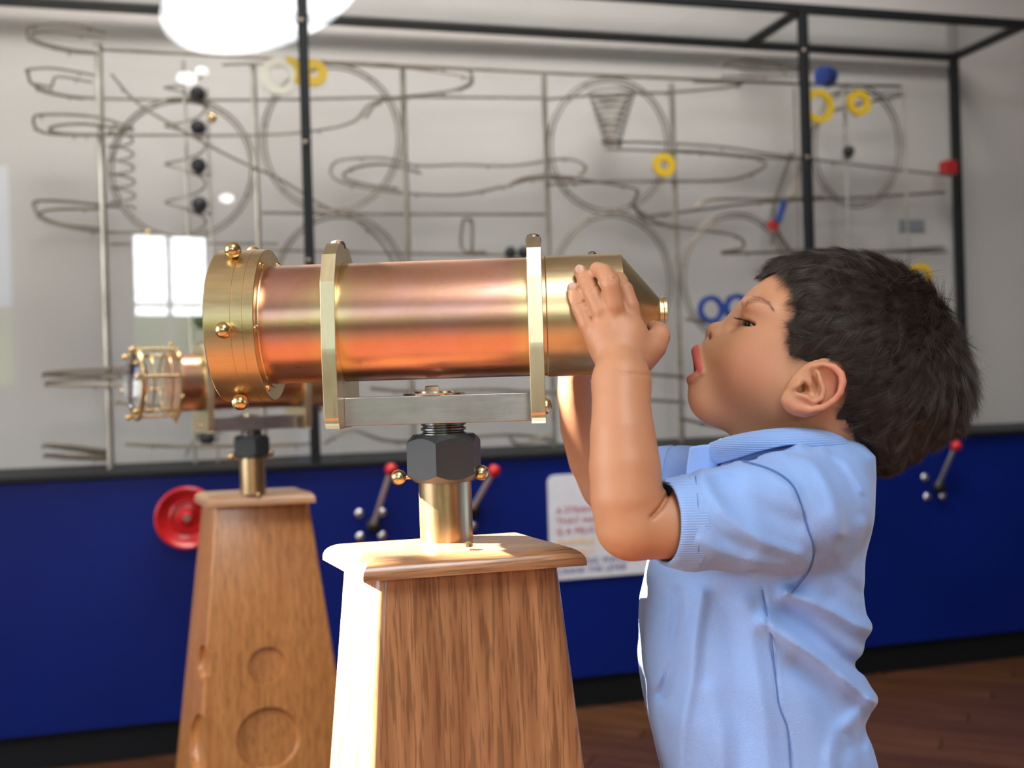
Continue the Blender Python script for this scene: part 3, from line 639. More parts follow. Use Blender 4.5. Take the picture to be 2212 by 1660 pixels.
        for k in range(6):
            a = math.radians(10 + 60 * k); d = Vector((0, -math.cos(a), math.sin(a)))
            bm = bmesh.new(); tube(bm, [Vector((px(xf - 58), 0, 0)) + d * px(154), Vector((px(xb + 10), 0, 0)) + d * px(154)], px(6), 12); rod = bmobj('cage_rod', bm, M_BRASSX, tel)
            knob(rod, Vector((px(xf - 62), 0, 0)) + d * px(154), (-1, 0, 0), px(13), stem=0)
            d2 = Vector((0, -math.cos(a + .5), math.sin(a + .5))); knob(cage, Vector((px(xb), 0, 0)) + d2 * px(172), d2, px(9), stem=.002)
        bm = bmesh.new(); lathe(bm, [(px(xf - 40), px(132)), (px(xf - 56), px(118)), (px(xf - 72), px(95)), (px(xf - 84), px(62)), (px(xf - 90), px(28)), (px(xf - 91), .0003)], 64, caps=False)
        lathe(bm, [(px(xf - 40), px(132)), (px(xf - 18), px(118)), (px(xf - 6), px(95)), (px(xf + 4), px(62)), (px(xf + 9), px(28)), (px(xf + 10), .0003)], 64, caps=False)
        bmesh.ops.remove_doubles(bm, verts=bm.verts, dist=.0001); bmobj('objective_lens', bm, M_LENS, tel)
        for xx in (-448, -372):
            bm = bmesh.new(); lathe(bm, [(px(xx - 3), px(120)), (px(xx - 3), px(134)), (px(xx + 3), px(134)), (px(xx + 3), px(120))], 64, closed=True); bmobj('lens_spacer', bm, M_BRASS, tel)
    return tel
TC = P(963, 1100, YT); TC.z = P(870, 693.5, YT).z
tel1 = telescope(TC, math.radians(-1.2), 'large copper and brass telescope on the near pedestal, held by the child', 'ring', ZC)
T2 = P(546, 1035, Y2); T2.z = .95 + .0205
tel2 = telescope(T2, math.radians(31), 'second copper telescope with caged glass lens on the far pedestal', 'cage', ZC2)
# ================================================================ implicit surfaces -> meshes
class Field:
    """smooth blend of rounded primitives, meshed sparsely with surface nets"""
    def __init__(s): s.ops = []
    def add(s, f, c, r, mode='u', k=.004): s.ops.append((f, np.array(c, np.float32), float(r), mode, float(k))); return s
    def ell(s, c, r, R=None, mode='u', k=.004):
        c = np.array(c, np.float32); r = np.array(r, np.float32); R = np.eye(3, dtype=np.float32) if R is None else np.array(R, np.float32)
        def f(p):
            q = (p - c) @ R; a = np.linalg.norm(q / r, axis=-1); b = np.linalg.norm(q / (r * r), axis=-1)
            return a * (a - 1) / np.maximum(b, 1e-6)
        return s.add(f, c, r.max() * 1.35 + .008, mode, k)
    def cone(s, a, b, ra, rb, mode='u', k=.004, sq=1.0, sqax=None):
        a = np.array(a, np.float32); b = np.array(b, np.float32); ab = b - a; L2 = float(ab @ ab) + 1e-12
        def f(p):
            t = np.clip(((p - a) @ ab) / L2, 0, 1); d = p - (a + t[..., None] * ab)
            return np.linalg.norm(d, axis=-1) - (ra + (rb - ra) * t)
        return s.add(f, (a + b) / 2, np.sqrt(L2) / 2 + max(ra, rb), mode, k)
    def chain(s, pts, mode='u', k=.004):
        A = [(np.array(a, np.float32), np.array(b, np.float32), ra, rb) for (a, ra), (b, rb) in zip(pts, pts[1:])]
        allp = np.array([p for p, r in pts]); c = (allp.min(0) + allp.max(0)) / 2; R_ = max(np.linalg.norm(p - c) + r for p, r in pts)
        def f(p):
            best = None
            for a, b, ra, rb in A:
                ab = b - a; t = np.clip(((p - a) @ ab) / (float(ab @ ab) + 1e-12), 0, 1)
                d = np.linalg.norm(p - (a + t[..., None] * ab), axis=-1) - (ra + (rb - ra) * t)
                if best is None: best = d
                else:
                    kk = .004; h = np.maximum(kk - np.abs(best - d), 0) / kk; best = np.where(np.abs(best - d) < kk, np.minimum(best, d) - h * h * kk * .06, np.minimum(best, d))
            return best
        return s.add(f, c, R_, mode, k)
    def disp(s, f, c, r): return s.add(f, c, r, 'd', 0)
    def eval(s, P_, ctr, hd, band):
        d = np.full(P_.shape[:-1], 1.0, np.float32)
        for f, c, r, mode, k in s.ops:
            if mode != 'g':
                m = np.linalg.norm(ctr - c, axis=-1) < r + hd + k + band
                if not m.any(): continue
            else: m = np.ones(len(ctr), bool)
            q = P_[m]; v = f(q); o = d[m]
            if mode == 'u':
                h = np.maximum(k - np.abs(o - v), 0) / max(k, 1e-9); d[m] = np.minimum(o, v) - h * h * k * .25
            elif mode == 's':
                v = -v; h = np.maximum(k - np.abs(o - v), 0) / max(k, 1e-9); d[m] = np.maximum(o, v) + h * h * k * .25
            elif mode in 'ig':
                h = np.maximum(k - np.abs(o - v), 0) / max(k, 1e-9); d[m] = np.maximum(o, v) + h * h * k * .25
            elif mode == 'd': d[m] = o - v
        return d
    def mesh(s, lo, hi, h, B=14):
        lo = np.array(lo, np.float64); n = np.ceil((np.array(hi) - lo) / h / B).astype(int)
        g = np.stack(np.meshgrid(*[np.arange(k) for k in n], indexing='ij'), -1).reshape(-1, 3)
        bc = (lo + (g * B + B / 2) * h).astype(np.float32); hd = B * h * .87
        dc = s.eval(bc[:, None, :], bc, 0.0, .05)[:, 0]
        allg = g; sel = np.abs(dc) < hd * 1.25 + .004; done = sel.copy()
        ns = B + 1; off = np.stack(np.meshgrid(*[np.arange(ns)] * 3, indexing='ij'), -1).reshape(-1, 3)
        ids, pos, FA = [], [], []
        N = n * B + 2; stride = np.array([N[1] * N[2], N[2], 1], np.int64)
        while sel.any():
          g = allg[sel]; hit = []
          for c0 in range(0, len(g), 300):
              gg = g[c0:c0 + 300]; base = gg[:, None, :] * B + off[None]
              P_ = (lo + base * h).astype(np.float32); ctr = (lo + (gg * B + B / 2) * h).astype(np.float32)
              d = s.eval(P_, ctr, hd, .014).reshape(-1, ns, ns, ns)
              ins = d < 0
              # cells
              cnt = np.zeros((len(gg), B, B, B), np.int8)
              for i in (0, 1):
                  for j in (0, 1):
                      for k in (0, 1): cnt += ins[:, i:i + B, j:j + B, k:k + B]
              act = (cnt > 0) & (cnt < 8); w = np.argwhere(act); hit.append(gg[act.any((1, 2, 3))])
              if len(w):
                  acc = np.zeros((len(w), 3)); nn = np.zeros(len(w)); corner = {}
                  for i in (0, 1):
                      for j in (0, 1):
                          for k in (0, 1): corner[i, j, k] = d[w[:, 0], w[:, 1] + i, w[:, 2] + j, w[:, 3] + k].astype(np.float64)
                  for ax in range(3):
                      for u in (0, 1):
                          for v in (0, 1):
                              a = [u, v]; a.insert(ax, 0); b = list(a); b[ax] = 1; va, vb = corner[tuple(a)], corner[tuple(b)]
                              m = (va < 0) != (vb < 0); t = np.where(m, va / np.where(m, va - vb, 1), 0)
                              p = np.tile(np.array(a, float), (len(w), 1)); p[:, ax] = t; acc += p * m[:, None]; nn += m
                  cell = gg[w[:, 0]] * B + w[:, 1:]; ids.append(cell @ stride); pos.append(lo + (cell + acc / nn[:, None]) * h)
              for ax in range(3):
                  sl = [slice(None)] + [slice(0, B)] * 3; s2 = list(sl); s2[ax + 1] = slice(1, B + 1)
                  a, b = ins[tuple(sl)], ins[tuple(s2)]; e = np.argwhere(a != b)
                  if not len(e): continue
                  cell = gg[e[:, 0]] * B + e[:, 1:]; fl = a[e[:, 0], e[:, 1], e[:, 2], e[:, 3]]
                  u, v = [(1, 2), (2, 0), (0, 1)][ax]; c_id = cell @ stride
                  q = np.stack([c_id - stride[u] - stride[v], c_id - stride[v], c_id, c_id - stride[u]], 1)
                  q[~fl] = q[~fl][:, ::-1]; FA.append(q)
          hit = np.concatenate(hit); nb = np.zeros(len(allg), bool)
          for a in (-1, 0, 1):
              for b in (-1, 0, 1):
                  for c in (-1, 0, 1):
                      t = hit + (a, b, c); t = t[((t >= 0) & (t < n)).all(1)]; nb[(t[:, 0] * n[1] + t[:, 1]) * n[2] + t[:, 2]] = True
          sel = nb & ~done; done |= sel
        ids = np.concatenate(ids); pos = np.concatenate(pos); FA = np.concatenate(FA)
        o = np.argsort(ids); ids = ids[o]; pos = pos[o]
        ix = np.searchsorted(ids, FA); ix = np.minimum(ix, len(ids) - 1); ok = (ids[ix] == FA).all(1)
        return pos, ix[ok]
def largest(pos, faces):
    n = len(pos); lab = np.arange(n); e = np.concatenate([faces[:, [0, 1]], faces[:, [1, 2]], faces[:, [2, 3]]])
    while True:
        m = np.minimum(lab[e[:, 0]], lab[e[:, 1]]); new = lab.copy(); np.minimum.at(new, e[:, 0], m); np.minimum.at(new, e[:, 1], m); np.minimum.at(new, lab[e[:, 0]], m); np.minimum.at(new, lab[e[:, 1]], m)
        for _ in range(4): new = new[new]
        if (new == lab).all(): break
        lab = new
    k = np.bincount(lab).argmax(); keep = lab == k; idx = np.cumsum(keep) - 1
    return pos[keep], idx[faces[keep[faces[:, 0]]]]
def relax(pos, faces, it=1, lam=.5):
    """light tangential-ish smoothing to take the grid out of the surface"""
    n = len(pos); e = np.concatenate([faces[:, [0, 1]], faces[:, [1, 2]], faces[:, [2, 3]], faces[:, [3, 0]]])
    deg = np.bincount(e[:, 0], minlength=n) + np.bincount(e[:, 1], minlength=n)
    for k in range(it * 2):
        acc = np.stack([np.bincount(e[:, 0], pos[e[:, 1], a], n) + np.bincount(e[:, 1], pos[e[:, 0], a], n) for a in range(3)], 1)
        l_ = lam if k % 2 == 0 else -lam * 1.04
        pos = pos + l_ * (acc / np.maximum(deg, 1)[:, None] - pos)
    return pos
def np_mesh(name, pos, faces, origin=None):
    me = bpy.data.meshes.new(name); p = pos - (np.array(origin) if origin is not None else 0)
    me.vertices.add(len(p)); me.vertices.foreach_set('co', p.astype(np.float32).ravel())
    me.loops.add(faces.size); me.loops.foreach_set('vertex_index', faces.astype(np.int32).ravel())
    me.polygons.add(len(faces)); me.polygons.foreach_set('loop_start', np.arange(0, faces.size, 4, dtype=np.int32))
    me.update(calc_edges=True); me.validate(); me.shade_smooth(); return me
# ================================================================ the child: frames and helpers
YK = .935; Q = YK / F
def U(px_, py_, dy=0.): return np.array(P(px_, py_, YK + dy))
a_ = math.radians(30.5)
HF, HU, HL = np.array((-math.cos(a_), 0, math.sin(a_))), np.array((math.sin(a_), 0, math.cos(a_))), np.array((0, 1., 0))
HR = np.stack([HF, HL, HU], 1)       # columns: forward, lateral, up of the tilted head
def rotp(deg):                       # columns: along a picture direction (deg, clockwise from +x), lateral, perpendicular
    a = math.radians(deg); d = np.array((math.cos(a), 0, -math.sin(a))); return np.stack([d, HL, np.array((math.sin(a), 0, math.cos(a)))], 1)
def projn(p, mirror=False):
    y = p[..., 1]
    if mirror: y = np.where(y > YK, 2 * YK - y, y)
    X = p[..., 0] / y * F; Z = (p[..., 2] - .95) / y * F
    return 1106 + X * CR - Z * SR, 830 - (X * SR + Z * CR)
def seg2(x, y, pts):
    best = np.full(x.shape, 1e9, np.float32)
    for (ax, ay), (bx, by) in zip(pts, pts[1:]):
        dx, dy = bx - ax, by - ay; t = np.clip(((x - ax) * dx + (y - ay) * dy) / (dx * dx + dy * dy + 1e-9), 0, 1)
        best = np.minimum(best, np.hypot(x - ax - t * dx, y - ay - t * dy))
    return best
def folds(lst, ymax, ymin=-9):
    """creases and ridges: list of (points in px, height mm, width px); applied where Y < ymax"""
    def f(p):
        x, y = projn(p); out = np.zeros(x.shape, np.float32)
        for pts, hmm, w in lst:
            xs = [q[0] for q in pts]; ys = [q[1] for q in pts]
            m = (x > min(xs) - 3 * w) & (x < max(xs) + 3 * w) & (y > min(ys) - 3 * w) & (y < max(ys) + 3 * w)
            if not m.any(): continue
            d = seg2(x[m], y[m], pts); out[m] += hmm * .001 * np.exp(-(d / w) ** 2)
        g = np.clip((ymax - p[..., 1]) / .012, 0, 1) * (p[..., 1] > ymin)
        return out * g
    return f
def polysd(x, y, poly):
    d = seg2(x, y, list(poly) + [poly[0]]); ins = np.zeros(x.shape, bool); n = len(poly)
    for i in range(n):
        (ax, ay), (bx, by) = poly[i], poly[(i + 1) % n]
        c = ((ay > y) != (by > y)) & (x < (bx - ax) * (y - ay) / (by - ay + 1e-9) + ax); ins ^= c
    return np.where(ins, -d, d)
# ================================================================ the child's body: one continuous surface
B_ = Field()
q = lambda v: v * Q
# cranium
B_.ell(U(1852, 770), (q(190), .069, q(186)), HR, k=.0)
B_.ell(U(1768, 738), (q(182), .064, q(176)), HR, k=.02)
# face masses
B_.ell(U(1645, 772), (q(108), .050, q(118)), HR, k=.02)
B_.ell(U(1660, 845), (q(115), .047, q(95)), HR, k=.02)
B_.ell(U(1550, 868), (q(66), .022, q(54)), HR, k=.016)
B_.ell(U(1567, 780), (q(62), .024, q(64)), HR, k=.014)
B_.ell(U(1545, 833), (q(50), .019, q(38)), HR, k=.012)
for sg_ in (-1, 1):
    B_.ell(U(1632, 800, sg_ * .027), (q(66), q(54), q(72)), HR, k=.018)       # cheek
    B_.ell(U(1700, 850, sg_ * .036), (q(66), q(52), q(58)), HR, k=.02)        # jaw
    B_.ell(U(1640, 668, sg_ * .034), (q(40), q(26), q(20)), HR, k=.014)       # brow
# neck
B_.cone(U(1770, 860), U(1762, 1020), .047, .040, k=.02)
B_.cone(U(1695, 885), U(1705, 1010), .040, .044, k=.025)
# nose
B_.cone(U(1606, 702), U(1556, 722), q(11), q(17), k=.008)
B_.ell(U(1549, 719), (q(23), q(20), q(21)), HR, k=.005)
B_.ell(U(1545, 735), (q(10), q(7), q(10)), HR, k=.004)
for sg_ in (-1, 1):
    B_.ell(U(1551, 727, sg_ * .0098), (q(17), q(14), q(16)), HR, k=.0025)
    B_.ell(U(1531, 728, sg_ * .0085), (q(8.5), q(9), q(4.6)), rotp(78), 's', .0012)
# lips and open mouth
B_.ell(U(1494, 799), (q(17), .0115, q(10)), rotp(28), 's', .004)
for sg_ in (-1, 1):
    B_.chain([(U(1506, 759), q(10)), (U(1507, 772, sg_ * .0065), q(10)), (U(1509, 786, sg_ * .0110), q(8.5)), (U(1512, 797, sg_ * .0138), q(6)), (U(1518, 803, sg_ * .0155), q(3.5))], k=.0050)
    B_.chain([(U(1494, 821), q(10.5)), (U(1498, 817, sg_ * .0075), q(9.8)), (U(1505, 812, sg_ * .0125), q(7.5)), (U(1515, 806, sg_ * .0165), q(4.5))], k=.0025)
# eye: lids around the ball, then the slit
for sg_ in (-1, 1):
    B_.ell(U(1633, 703, sg_ * .0275), (q(32), q(27), q(29)), HR, k=.006)
    ec = U(1610, 697.5, sg_ * .0365)
    B_.ell(ec, (q(21), .014, q(6.2)), rotp(17), 's', .0016)
    B_.ell(U(1590, 692, sg_ * .022), (q(9), q(9), q(16)), HR, 's', .012)
# ears
def ear(sg_, off=0):
    E_ = lambda x, y, d: U(x, y, sg_ * d)
    B_.ell(E_(1760, 838, .0690), (q(70), .0042, q(48)), rotp(-42), k=.006)
    B_.ell(E_(1722, 868, .0690), (q(34), .0048, q(24)), rotp(10), k=.004)
    hel = [(1745, 812, .0665, 5), (1744, 799, .069, 6), (1757, 791, .0715, 6.5), (1780, 789, .0735, 7), (1802, 794, .0755, 7), (1817, 808, .078, 7), (1821, 826, .0795, 7), (1815, 848, .0795, 6.8), (1801, 866, .078, 6.5), (1779, 880, .0755, 6.5), (1748, 887, .0735, 7), (1718, 881, .072, 8.5), (1703, 869, .0705, 8)]
    B_.chain([(E_(x, y, d), q(r)) for x, y, d, r in hel], k=.003)
    B_.ell(E_(1789, 822, .0745), (q(30), .0028, q(17)), rotp(62), 's', .0022)          # scapha hollow
    B_.ell(E_(1798, 845, .0765), (q(9), .0030, q(9)), rotp(62), 's', .0022)
    B_.ell(E_(1734, 840, .0740), (q(20), .0078, q(13)), rotp(28), 's', .0025)          # concha
    B_.ell(E_(1760, 828, .0745), (q(9), .0062, q(26)), rotp(-18), 's', .0025)
    B_.ell(E_(1728, 838, .0680), (q(8), .009, q(8)), None, 's', .003)
    ah = [(1768, 806, .0745, 4), (1773, 824, .0755, 4.6), (1780, 843, .0765, 5), (1775, 861, .0762, 5), (1757, 869, .0752, 5), (1743, 859, .0748, 5), (1725, 854, .0735, 5)]
    B_.chain([(E_(x, y, d), q(r)) for x, y, d, r in ah], k=.0022)
    B_.chain([(E_(x, y, d), q(r)) for x, y, d, r in ((1746, 808, .070, 5), (1750, 826, .0718, 4), (1752, 842, .070, 3.4))], k=.0025)
    B_.ell(E_(1721, 832, .0715), (q(14), .0042, q(8)), rotp(-40), k=.0035)                # tragus
ear(-1); ear(1)
# torso and shoulders (inside the shirt)
B_.ell(U(1640, 1235), (.064, .080, .095), None, k=.0)
B_.ell(U(1625, 1420), (.074, .085, .16), None, k=.03)
B_.cone(U(1735, 1090, -.055), U(1735, 1090, .055), .032, .032, k=.02)
B_.ell(U(1670, 1750), (.080, .085, .08), None, k=.03)
# near arm
def PY(x, y, Y): return np.array(P(x, y, Y))
def r_(v, Y): return v * Y / F
NA = [(1700, 1090, .865, 60), (1560, 1122, .828, 66), (1460, 1134, .809, 73), (1375, 1136, .803, 74)]
B_.chain([(PY(x, y, Y), r_(r, Y)) for x, y, Y, r in NA], k=.012)
FAm = [(1357, 1135, .803, 72), (1354, 1075, .803, 78), (1350, 1010, .806, 77), (1345, 940, .812, 70), (1342, 880, .820, 63), (1342, 825, .832, 57)]
B_.chain([(PY(x, y, Y), r_(r, Y)) for x, y, Y, r in FAm], k=.006)
# near (left) hand
HY = .864
def hchain(pts, k=.003): B_.chain([(PY(x, y, Y), r_(r, Y)) for x, y, Y, r in pts], k=k)
def hell(x, y, Y, rx, ry, rd, rot=0, mode='u', k=.006): B_.ell(PY(x, y, Y), (r_(rx, Y), rd, r_(ry, Y)), rotp(rot), mode, k)
hchain([(1342, 825, .832, 56), (1343, 800, .842, 52)], .012)
hell(1340, 765, .8555, 55, 58, .0165, 0, k=.010)
hell(1326, 718, .8585, 52, 54, .0145, 20, k=.014)
hell(1362, 745, .858, 58, 38, .0150, -82, k=.010)
hell(1298, 742, .861, 46, 26, .0120, 68, k=.008)
hell(1400, 760, .863, 36, 22, .0140, -52, k=.010)
hchain([(1284, 735, .8600, 18), (1268, 702, .8600, 17.5), (1254, 668, .8640, 17.5), (1243, 640, .8700, 15.5), (1237, 624, .8750, 13)], .0030)          # little finger
hchain([(1310, 715, .8570, 20), (1298, 675, .8560, 20), (1281, 635, .8610, 20), (1265, 605, .8720, 17.5), (1254, 587, .8800, 15)], .0030)          # ring
hchain([(1334, 705, .8560, 21), (1327, 660, .8510, 20), (1318, 612, .8500, 21.5), (1306, 590, .8570, 19), (1290, 582, .8700, 16)], .0030)             # middle
hchain([(1367, 705, .8610, 21), (1361, 662, .8600, 19.5), (1349, 626, .8640, 18.5), (1338, 604, .8740, 16), (1322, 596, .886, 13)], .0030)             # index
hchain([(1385, 780, .8600, 28), (1412, 750, .8630, 27), (1424, 726, .8690, 23.5), (1424, 716, .8770, 20), (1412, 706, .8880, 14)], .0050)             # thumb
# creases of knuckles and wrist
cr = [([(1270, 628), (1288, 617)], -1.1, 2.8), ([(1272, 634), (1290, 624)], -.8, 2.6), ([(1249, 600), (1266, 592)], -.8, 2.6), ([(1302, 607), (1330, 600)], -1.2, 3), ([(1303, 613), (1332, 607)], -.8, 2.6),
      ([(1243, 662), (1262, 652)], -1.1, 2.8), ([(1246, 670), (1264, 660)], -.7, 2.6), ([(1232, 636), (1248, 628)], -.8, 2.6), ([(1340, 612), (1362, 608)], -1.0, 2.8), ([(1330, 804), (1365, 808), (1401, 812)], -1.0, 2.6), ([(1330, 765), (1360, 752), (1395, 765)], -.35, 3),
      ([(1280, 700), (1277, 688)], -.8, 3), ([(1446, 1066), (1428, 1096), (1408, 1118)], -4.5, 5), ([(1330, 700), (1336, 680)], -.5, 9), ([(1298, 692), (1300, 680)], -.3, 7)]
B_.disp(folds(cr, .90), PY(1340, 800, .85), .25)
# far arm and far hand
FR = [(1720, 1080, 1.00, 62), (1560, 1070, 1.05, 62), (1400, 1055, 1.075, 62), (1318, 1045, 1.075, 60)]
B_.chain([(PY(x, y, Y), r_(r, Y)) for x, y, Y, r in FR], k=.012)
FR = [(1318, 1045, 1.075, 60), (1292, 990, 1.073, 64), (1272, 920, 1.065, 62), (1260, 850, 1.050, 56), (1256, 800, 1.035, 50), (1262, 760, 1.02, 48)]
B_.chain([(PY(x, y, Y), r_(r, Y)) for x, y, Y, r in FR], k=.010)
hell(1268, 740, 1.006, 44, 50, .0135, 0, k=.010)
hell(1275, 700, 1.002, 42, 44, .0120, 0, k=.010)
hchain([(1245, 690, 1.002, 18), (1232, 655, .999, 16), (1222, 628, .990, 14), (1216, 612, .980, 12)])
hchain([(1265, 690, 1.002, 18), (1254, 645, .999, 17), (1244, 612, .988, 15), (1238, 596, .976, 13)])
hchain([(1288, 690, 1.002, 18), (1280, 642, .999, 17), (1271, 608, .988, 15), (1266, 594, .976, 13)])
hchain([(1305, 695, 1.002, 18), (1304, 652, .999, 16), (1298, 622, .990, 14), (1292, 606, .980, 12)])
hchain([(1300, 760, 1.006, 22), (1326, 735, 1.0, 19), (1338, 712, .99, 15)])
# legs (below the frame)
for sg_ in (-1, 1):
    B_.chain([(np.array((.285, YK + sg_ * .048, .50)), .062), (np.array((.275, YK + sg_ * .050, .28)), .043), (np.array((.30, YK + sg_ * .050, .10)), .030), (np.array((.30, YK + sg_ * .050, .055)), .027)], k=.02)
bpos, bfac = B_.mesh((-.0, .74, .04), (.50, 1.14, 1.09), .0013)
bpos, bfac = largest(bpos, bfac); bpos = relax(bpos, bfac, 2)
person = empty('person', (.29, YK, 0), 'young child in a light blue polo shirt, head tilted back, holding the near telescope', 'person')
body = link('body', np_mesh('body', bpos, bfac, (.29, YK, 0)), None, person, False)
# natural skin colour: lips, cheeks, ears, nails
def vcol(me, pos, paints, base=(0.53, .275, .155)):
    col = np.tile(np.array(base, np.float32), (len(pos), 1))
    for c, rad, rgb, st in paints:
        w = np.clip(1 - np.linalg.norm((pos - np.array(c)) / np.array(rad), axis=1), 0, 1); w = np.clip(w * (6 if st > 1 else 2.2), 0, 1) ** (1 if st > 1 else 1.3) * min(st, 1)
        col = col * (1 - w[:, None]) + np.array(rgb, np.float32) * w[:, None]
    a = me.attributes.new('skin', 'FLOAT_COLOR', 'POINT'); a.data.foreach_set('color', np.concatenate([col, np.ones((len(col), 1), np.float32)], 1).ravel())
LIP = (.50, .105, .085); R3 = lambda x, y, z: (x, y, z)
pn_ = []
for sg_ in (-1, 1):
    pn_ += [(U(1610, 800, sg_ * .045), (.034, .034, .030), (.64, .27, .17), .28), (U(1815, 826, sg_ * .078), (.016, .016, .026), (.62, .20, .15), .5), (U(1735, 880, sg_ * .074), (.03, .02, .010), (.64, .26, .18), .4)]
    for L_, col_, rr_ in (([(1501, 757, 0), (1502, 771, .0065), (1505, 785, .0115), (1508, 797, .0150), (1514, 803, .0165)], LIP, (16, 16, 14, 11, 6)), ([(1492, 816, 0), (1497, 812, .0075), (1504, 808, .0125), (1513, 804, .0155)], (.55, .15, .12), (12, 11.5, 9, 5))):
        for i in range(len(L_) - 1):
            for t in (0, .25, .5, .75): x, y, d = [L_[i][j] + (L_[i + 1][j] - L_[i][j]) * t for j in range(3)]; R0 = rr_[i] + (rr_[i + 1] - rr_[i]) * t; pn_.append((U(x, y, sg_ * d), (q(R0),) * 3, col_, 1.01))
    pn_ += [(U(1531, 728, sg_ * .0080), (q(11), q(9), q(10)), (.30, .06, .04), .8), (U(1505, 798), (q(16), .016, q(12)), (.30, .03, .03), .9)]
for x, y, Y in ((1238, 616, .862), (1254, 579, .866)): pn_.append((PY(x, y, Y), (r_(11, Y), .012, r_(11, Y)), (.72, .45, .36), .9))
for x, y, Y in ((1430, 705, .862), (1290, 575, .865)): pn_.append((PY(x, y, Y), (.014, .014, .012), (.62, .29, .19), .4))
vcol(body.data, bpos, pn_)
def skin_mat():
    t = NT('skin'); at = t.n('ShaderNodeAttribute', attribute_name='skin'); v = t.noise(t.coord(), 55, 4); 
    t.l(t.mix(.25, at.outputs[0], t.mix(v, (.50, .24, .15), (.74, .44, .30)), 'SOFT_LIGHT'), t.b.inputs['Base Color'])
    t.set(Roughness=.48, Subsurface_Weight=.14, Subsurface_Scale=.006, Specular_IOR_Level=.40); t.b.inputs['Subsurface Radius'].default_value = (1, .35, .18)
    fine = t.n('ShaderNodeTexVoronoi'); t.l(t.coord(), fine.inputs['Vector']); fine.inputs['Scale'].default_value = 1100
    t.bump(fine.outputs[0], .10, .0003); return t.m
body.data.materials.append(skin_mat())
# eyes
M_EYEW = plain('eye_white', (.50, .40, .36), .08); M_IRIS = plain('dark_brown_iris', (.030, .012, .006), .06)
for sg_ in (-1, 1):
    c = Vector(U(1633, 703.5, sg_ * .0265)) - person.location; look = Vector((-.84, sg_ * .36, .26)).normalized()
    bm = bmesh.new(); sphere(bm, c, q(28.0), 40); eb = bmobj('eyeball', bm, M_EYEW, person)
    bm = bmesh.new(); rm = Matrix.Translation(c) @ look.to_track_quat('X', 'Z').to_matrix().to_4x4()
    lathe(bm, [(q(28.4) * math.cos(t), q(28.4) * math.sin(t)) for t in (math.radians(37), math.radians(28), math.radians(18), math.radians(9), .01)], 32, rm); bmobj('iris', bm, M_IRIS, eb)
_vis = bpos[bpos[:, 1] < .92]; _vx, _vy = projn(_vis)
def surfY(x, y): return float(_vis[np.hypot(_vx - x, _vy - y) < 4][:, 1].min())
for x, y, w_, h_, rt in ((1238, 619, 8.5, 10, -100), (1253, 582, 10, 12, -100)):
    Y = surfY(x, y) + .0004
    bm = bmesh.new(); sphere(bm, (0, 0, 0), 1, 20); R_ = Matrix([list(r) for r in rotp(rt)]).to_4x4(); bm.transform(Matrix.Translation(Vector(P(x, y, Y)) - person.location) @ R_ @ Matrix.Rotation(.35, 4, 'Z') @ Matrix.Diagonal((r_(h_, Y), .0010, r_(w_, Y), 1)))
    bmobj('fingernail', bm, plain('fingernail', (.60, .34, .235), .42) if 'fingernail' not in bpy.data.materials else bpy.data.materials['fingernail'], person, angle=0)
M_LASH = plain('dark_lash', (.012, .008, .007), .5)
M_BROW_ = plain('brown_brow_hair', (.16, .075, .04), .6)
for sg_ in (-1, 1):
    bm = bmesh.new()
    top = smoothpath([Vector(U(x, y, sg_ * d)) for x, y, d in ((1593, 689, .0300), (1603, 690.5, .0362), (1614, 694.5, .0385), (1624, 699, .0385), (1632, 703.5, .0372))], 8)
    for i, p in enumerate(top):
        for j in range(2):
            t = i / len(top); L_ = q(14 - 7 * t) * random.uniform(.7, 1.1); d = Vector((-1 + .9 * t, sg_ * (.25 + .5 * t), .12 + random.uniform(-.15, .15))).normalized()
            b = p - person.location + Vector(np.random.normal(0, .0002, 3)); tube(bm, [b, b + d * L_ * .5 + Vector((0, 0, -.0002)), b + d * L_ + Vector((0, 0, .0006))], lambda s_: .00022 * (1 - .85 * s_), 4)
    tube(bm, [p - person.location for p in top], .00055, 6); tag(bmobj('eyelashes', bm, M_LASH, person), kind='stuff')
# ---- hair: a soft cap plus strands
HP = [(1600, 520), (1636, 606), (1652, 600), (1672, 592), (1694, 592), (1708, 614), (1719, 645), (1722, 678), (1704, 706), (1700, 722), (1708, 738), (1698, 770), (1722, 779), (1758, 784), (1782, 776), (1815, 786), (1834, 812), (1834, 846), (1820, 876), (1800, 900), (1772, 918), (1790, 1040), (1960, 1060), (2160, 960), (2160, 480), (1600, 480)]
H_F = Field()
H_F.ell(U(1852, 770), (q(190) + .0050, .0740, q(186) + .0055), HR, k=0)
H_F.ell(U(1768, 738), (q(182) + .0035, .0672, q(176) + .0045), HR, k=.02)
H_F.ell(U(1962, 842), (q(98), .054, q(92)), HR, k=.03)
H_F.ell(U(1898, 920), (q(84), .050, q(76)), HR, k=.02)
H_F.ell(U(1900, 975), (q(34), .036, q(34)), HR, k=.02)
CROWN = U(1985, 690, 0)
def hair_cut(p):
    x, y = projn(p, True); return (polysd(x, y, HP) * Q * .95).astype(np.float32)
def hair_disp(p):
    d = p - CROWN.astype(np.float32); lat = d[..., 1]; th = np.arctan2(-d[..., 0], -d[..., 2]); r = np.linalg.norm(d, axis=-1)
    g = np.sin(th * 34 + np.sin(r * 60) * 1.3 + lat * 60) * .5 + np.sin(th * 71 + r * 55 - lat * 90) * .35
    return (g * .0016).astype(np.float32)
H_F.disp(hair_disp, U(1860, 780), .15)
H_F.add(hair_cut, U(1860, 780), .2, 'i', .006)
hpos, hfac = H_F.mesh((.15, .84, .86), (.42, 1.03, 1.09), .0020)
hpos, hfac = largest(hpos, hfac); hpos = relax(hpos, hfac, 1)
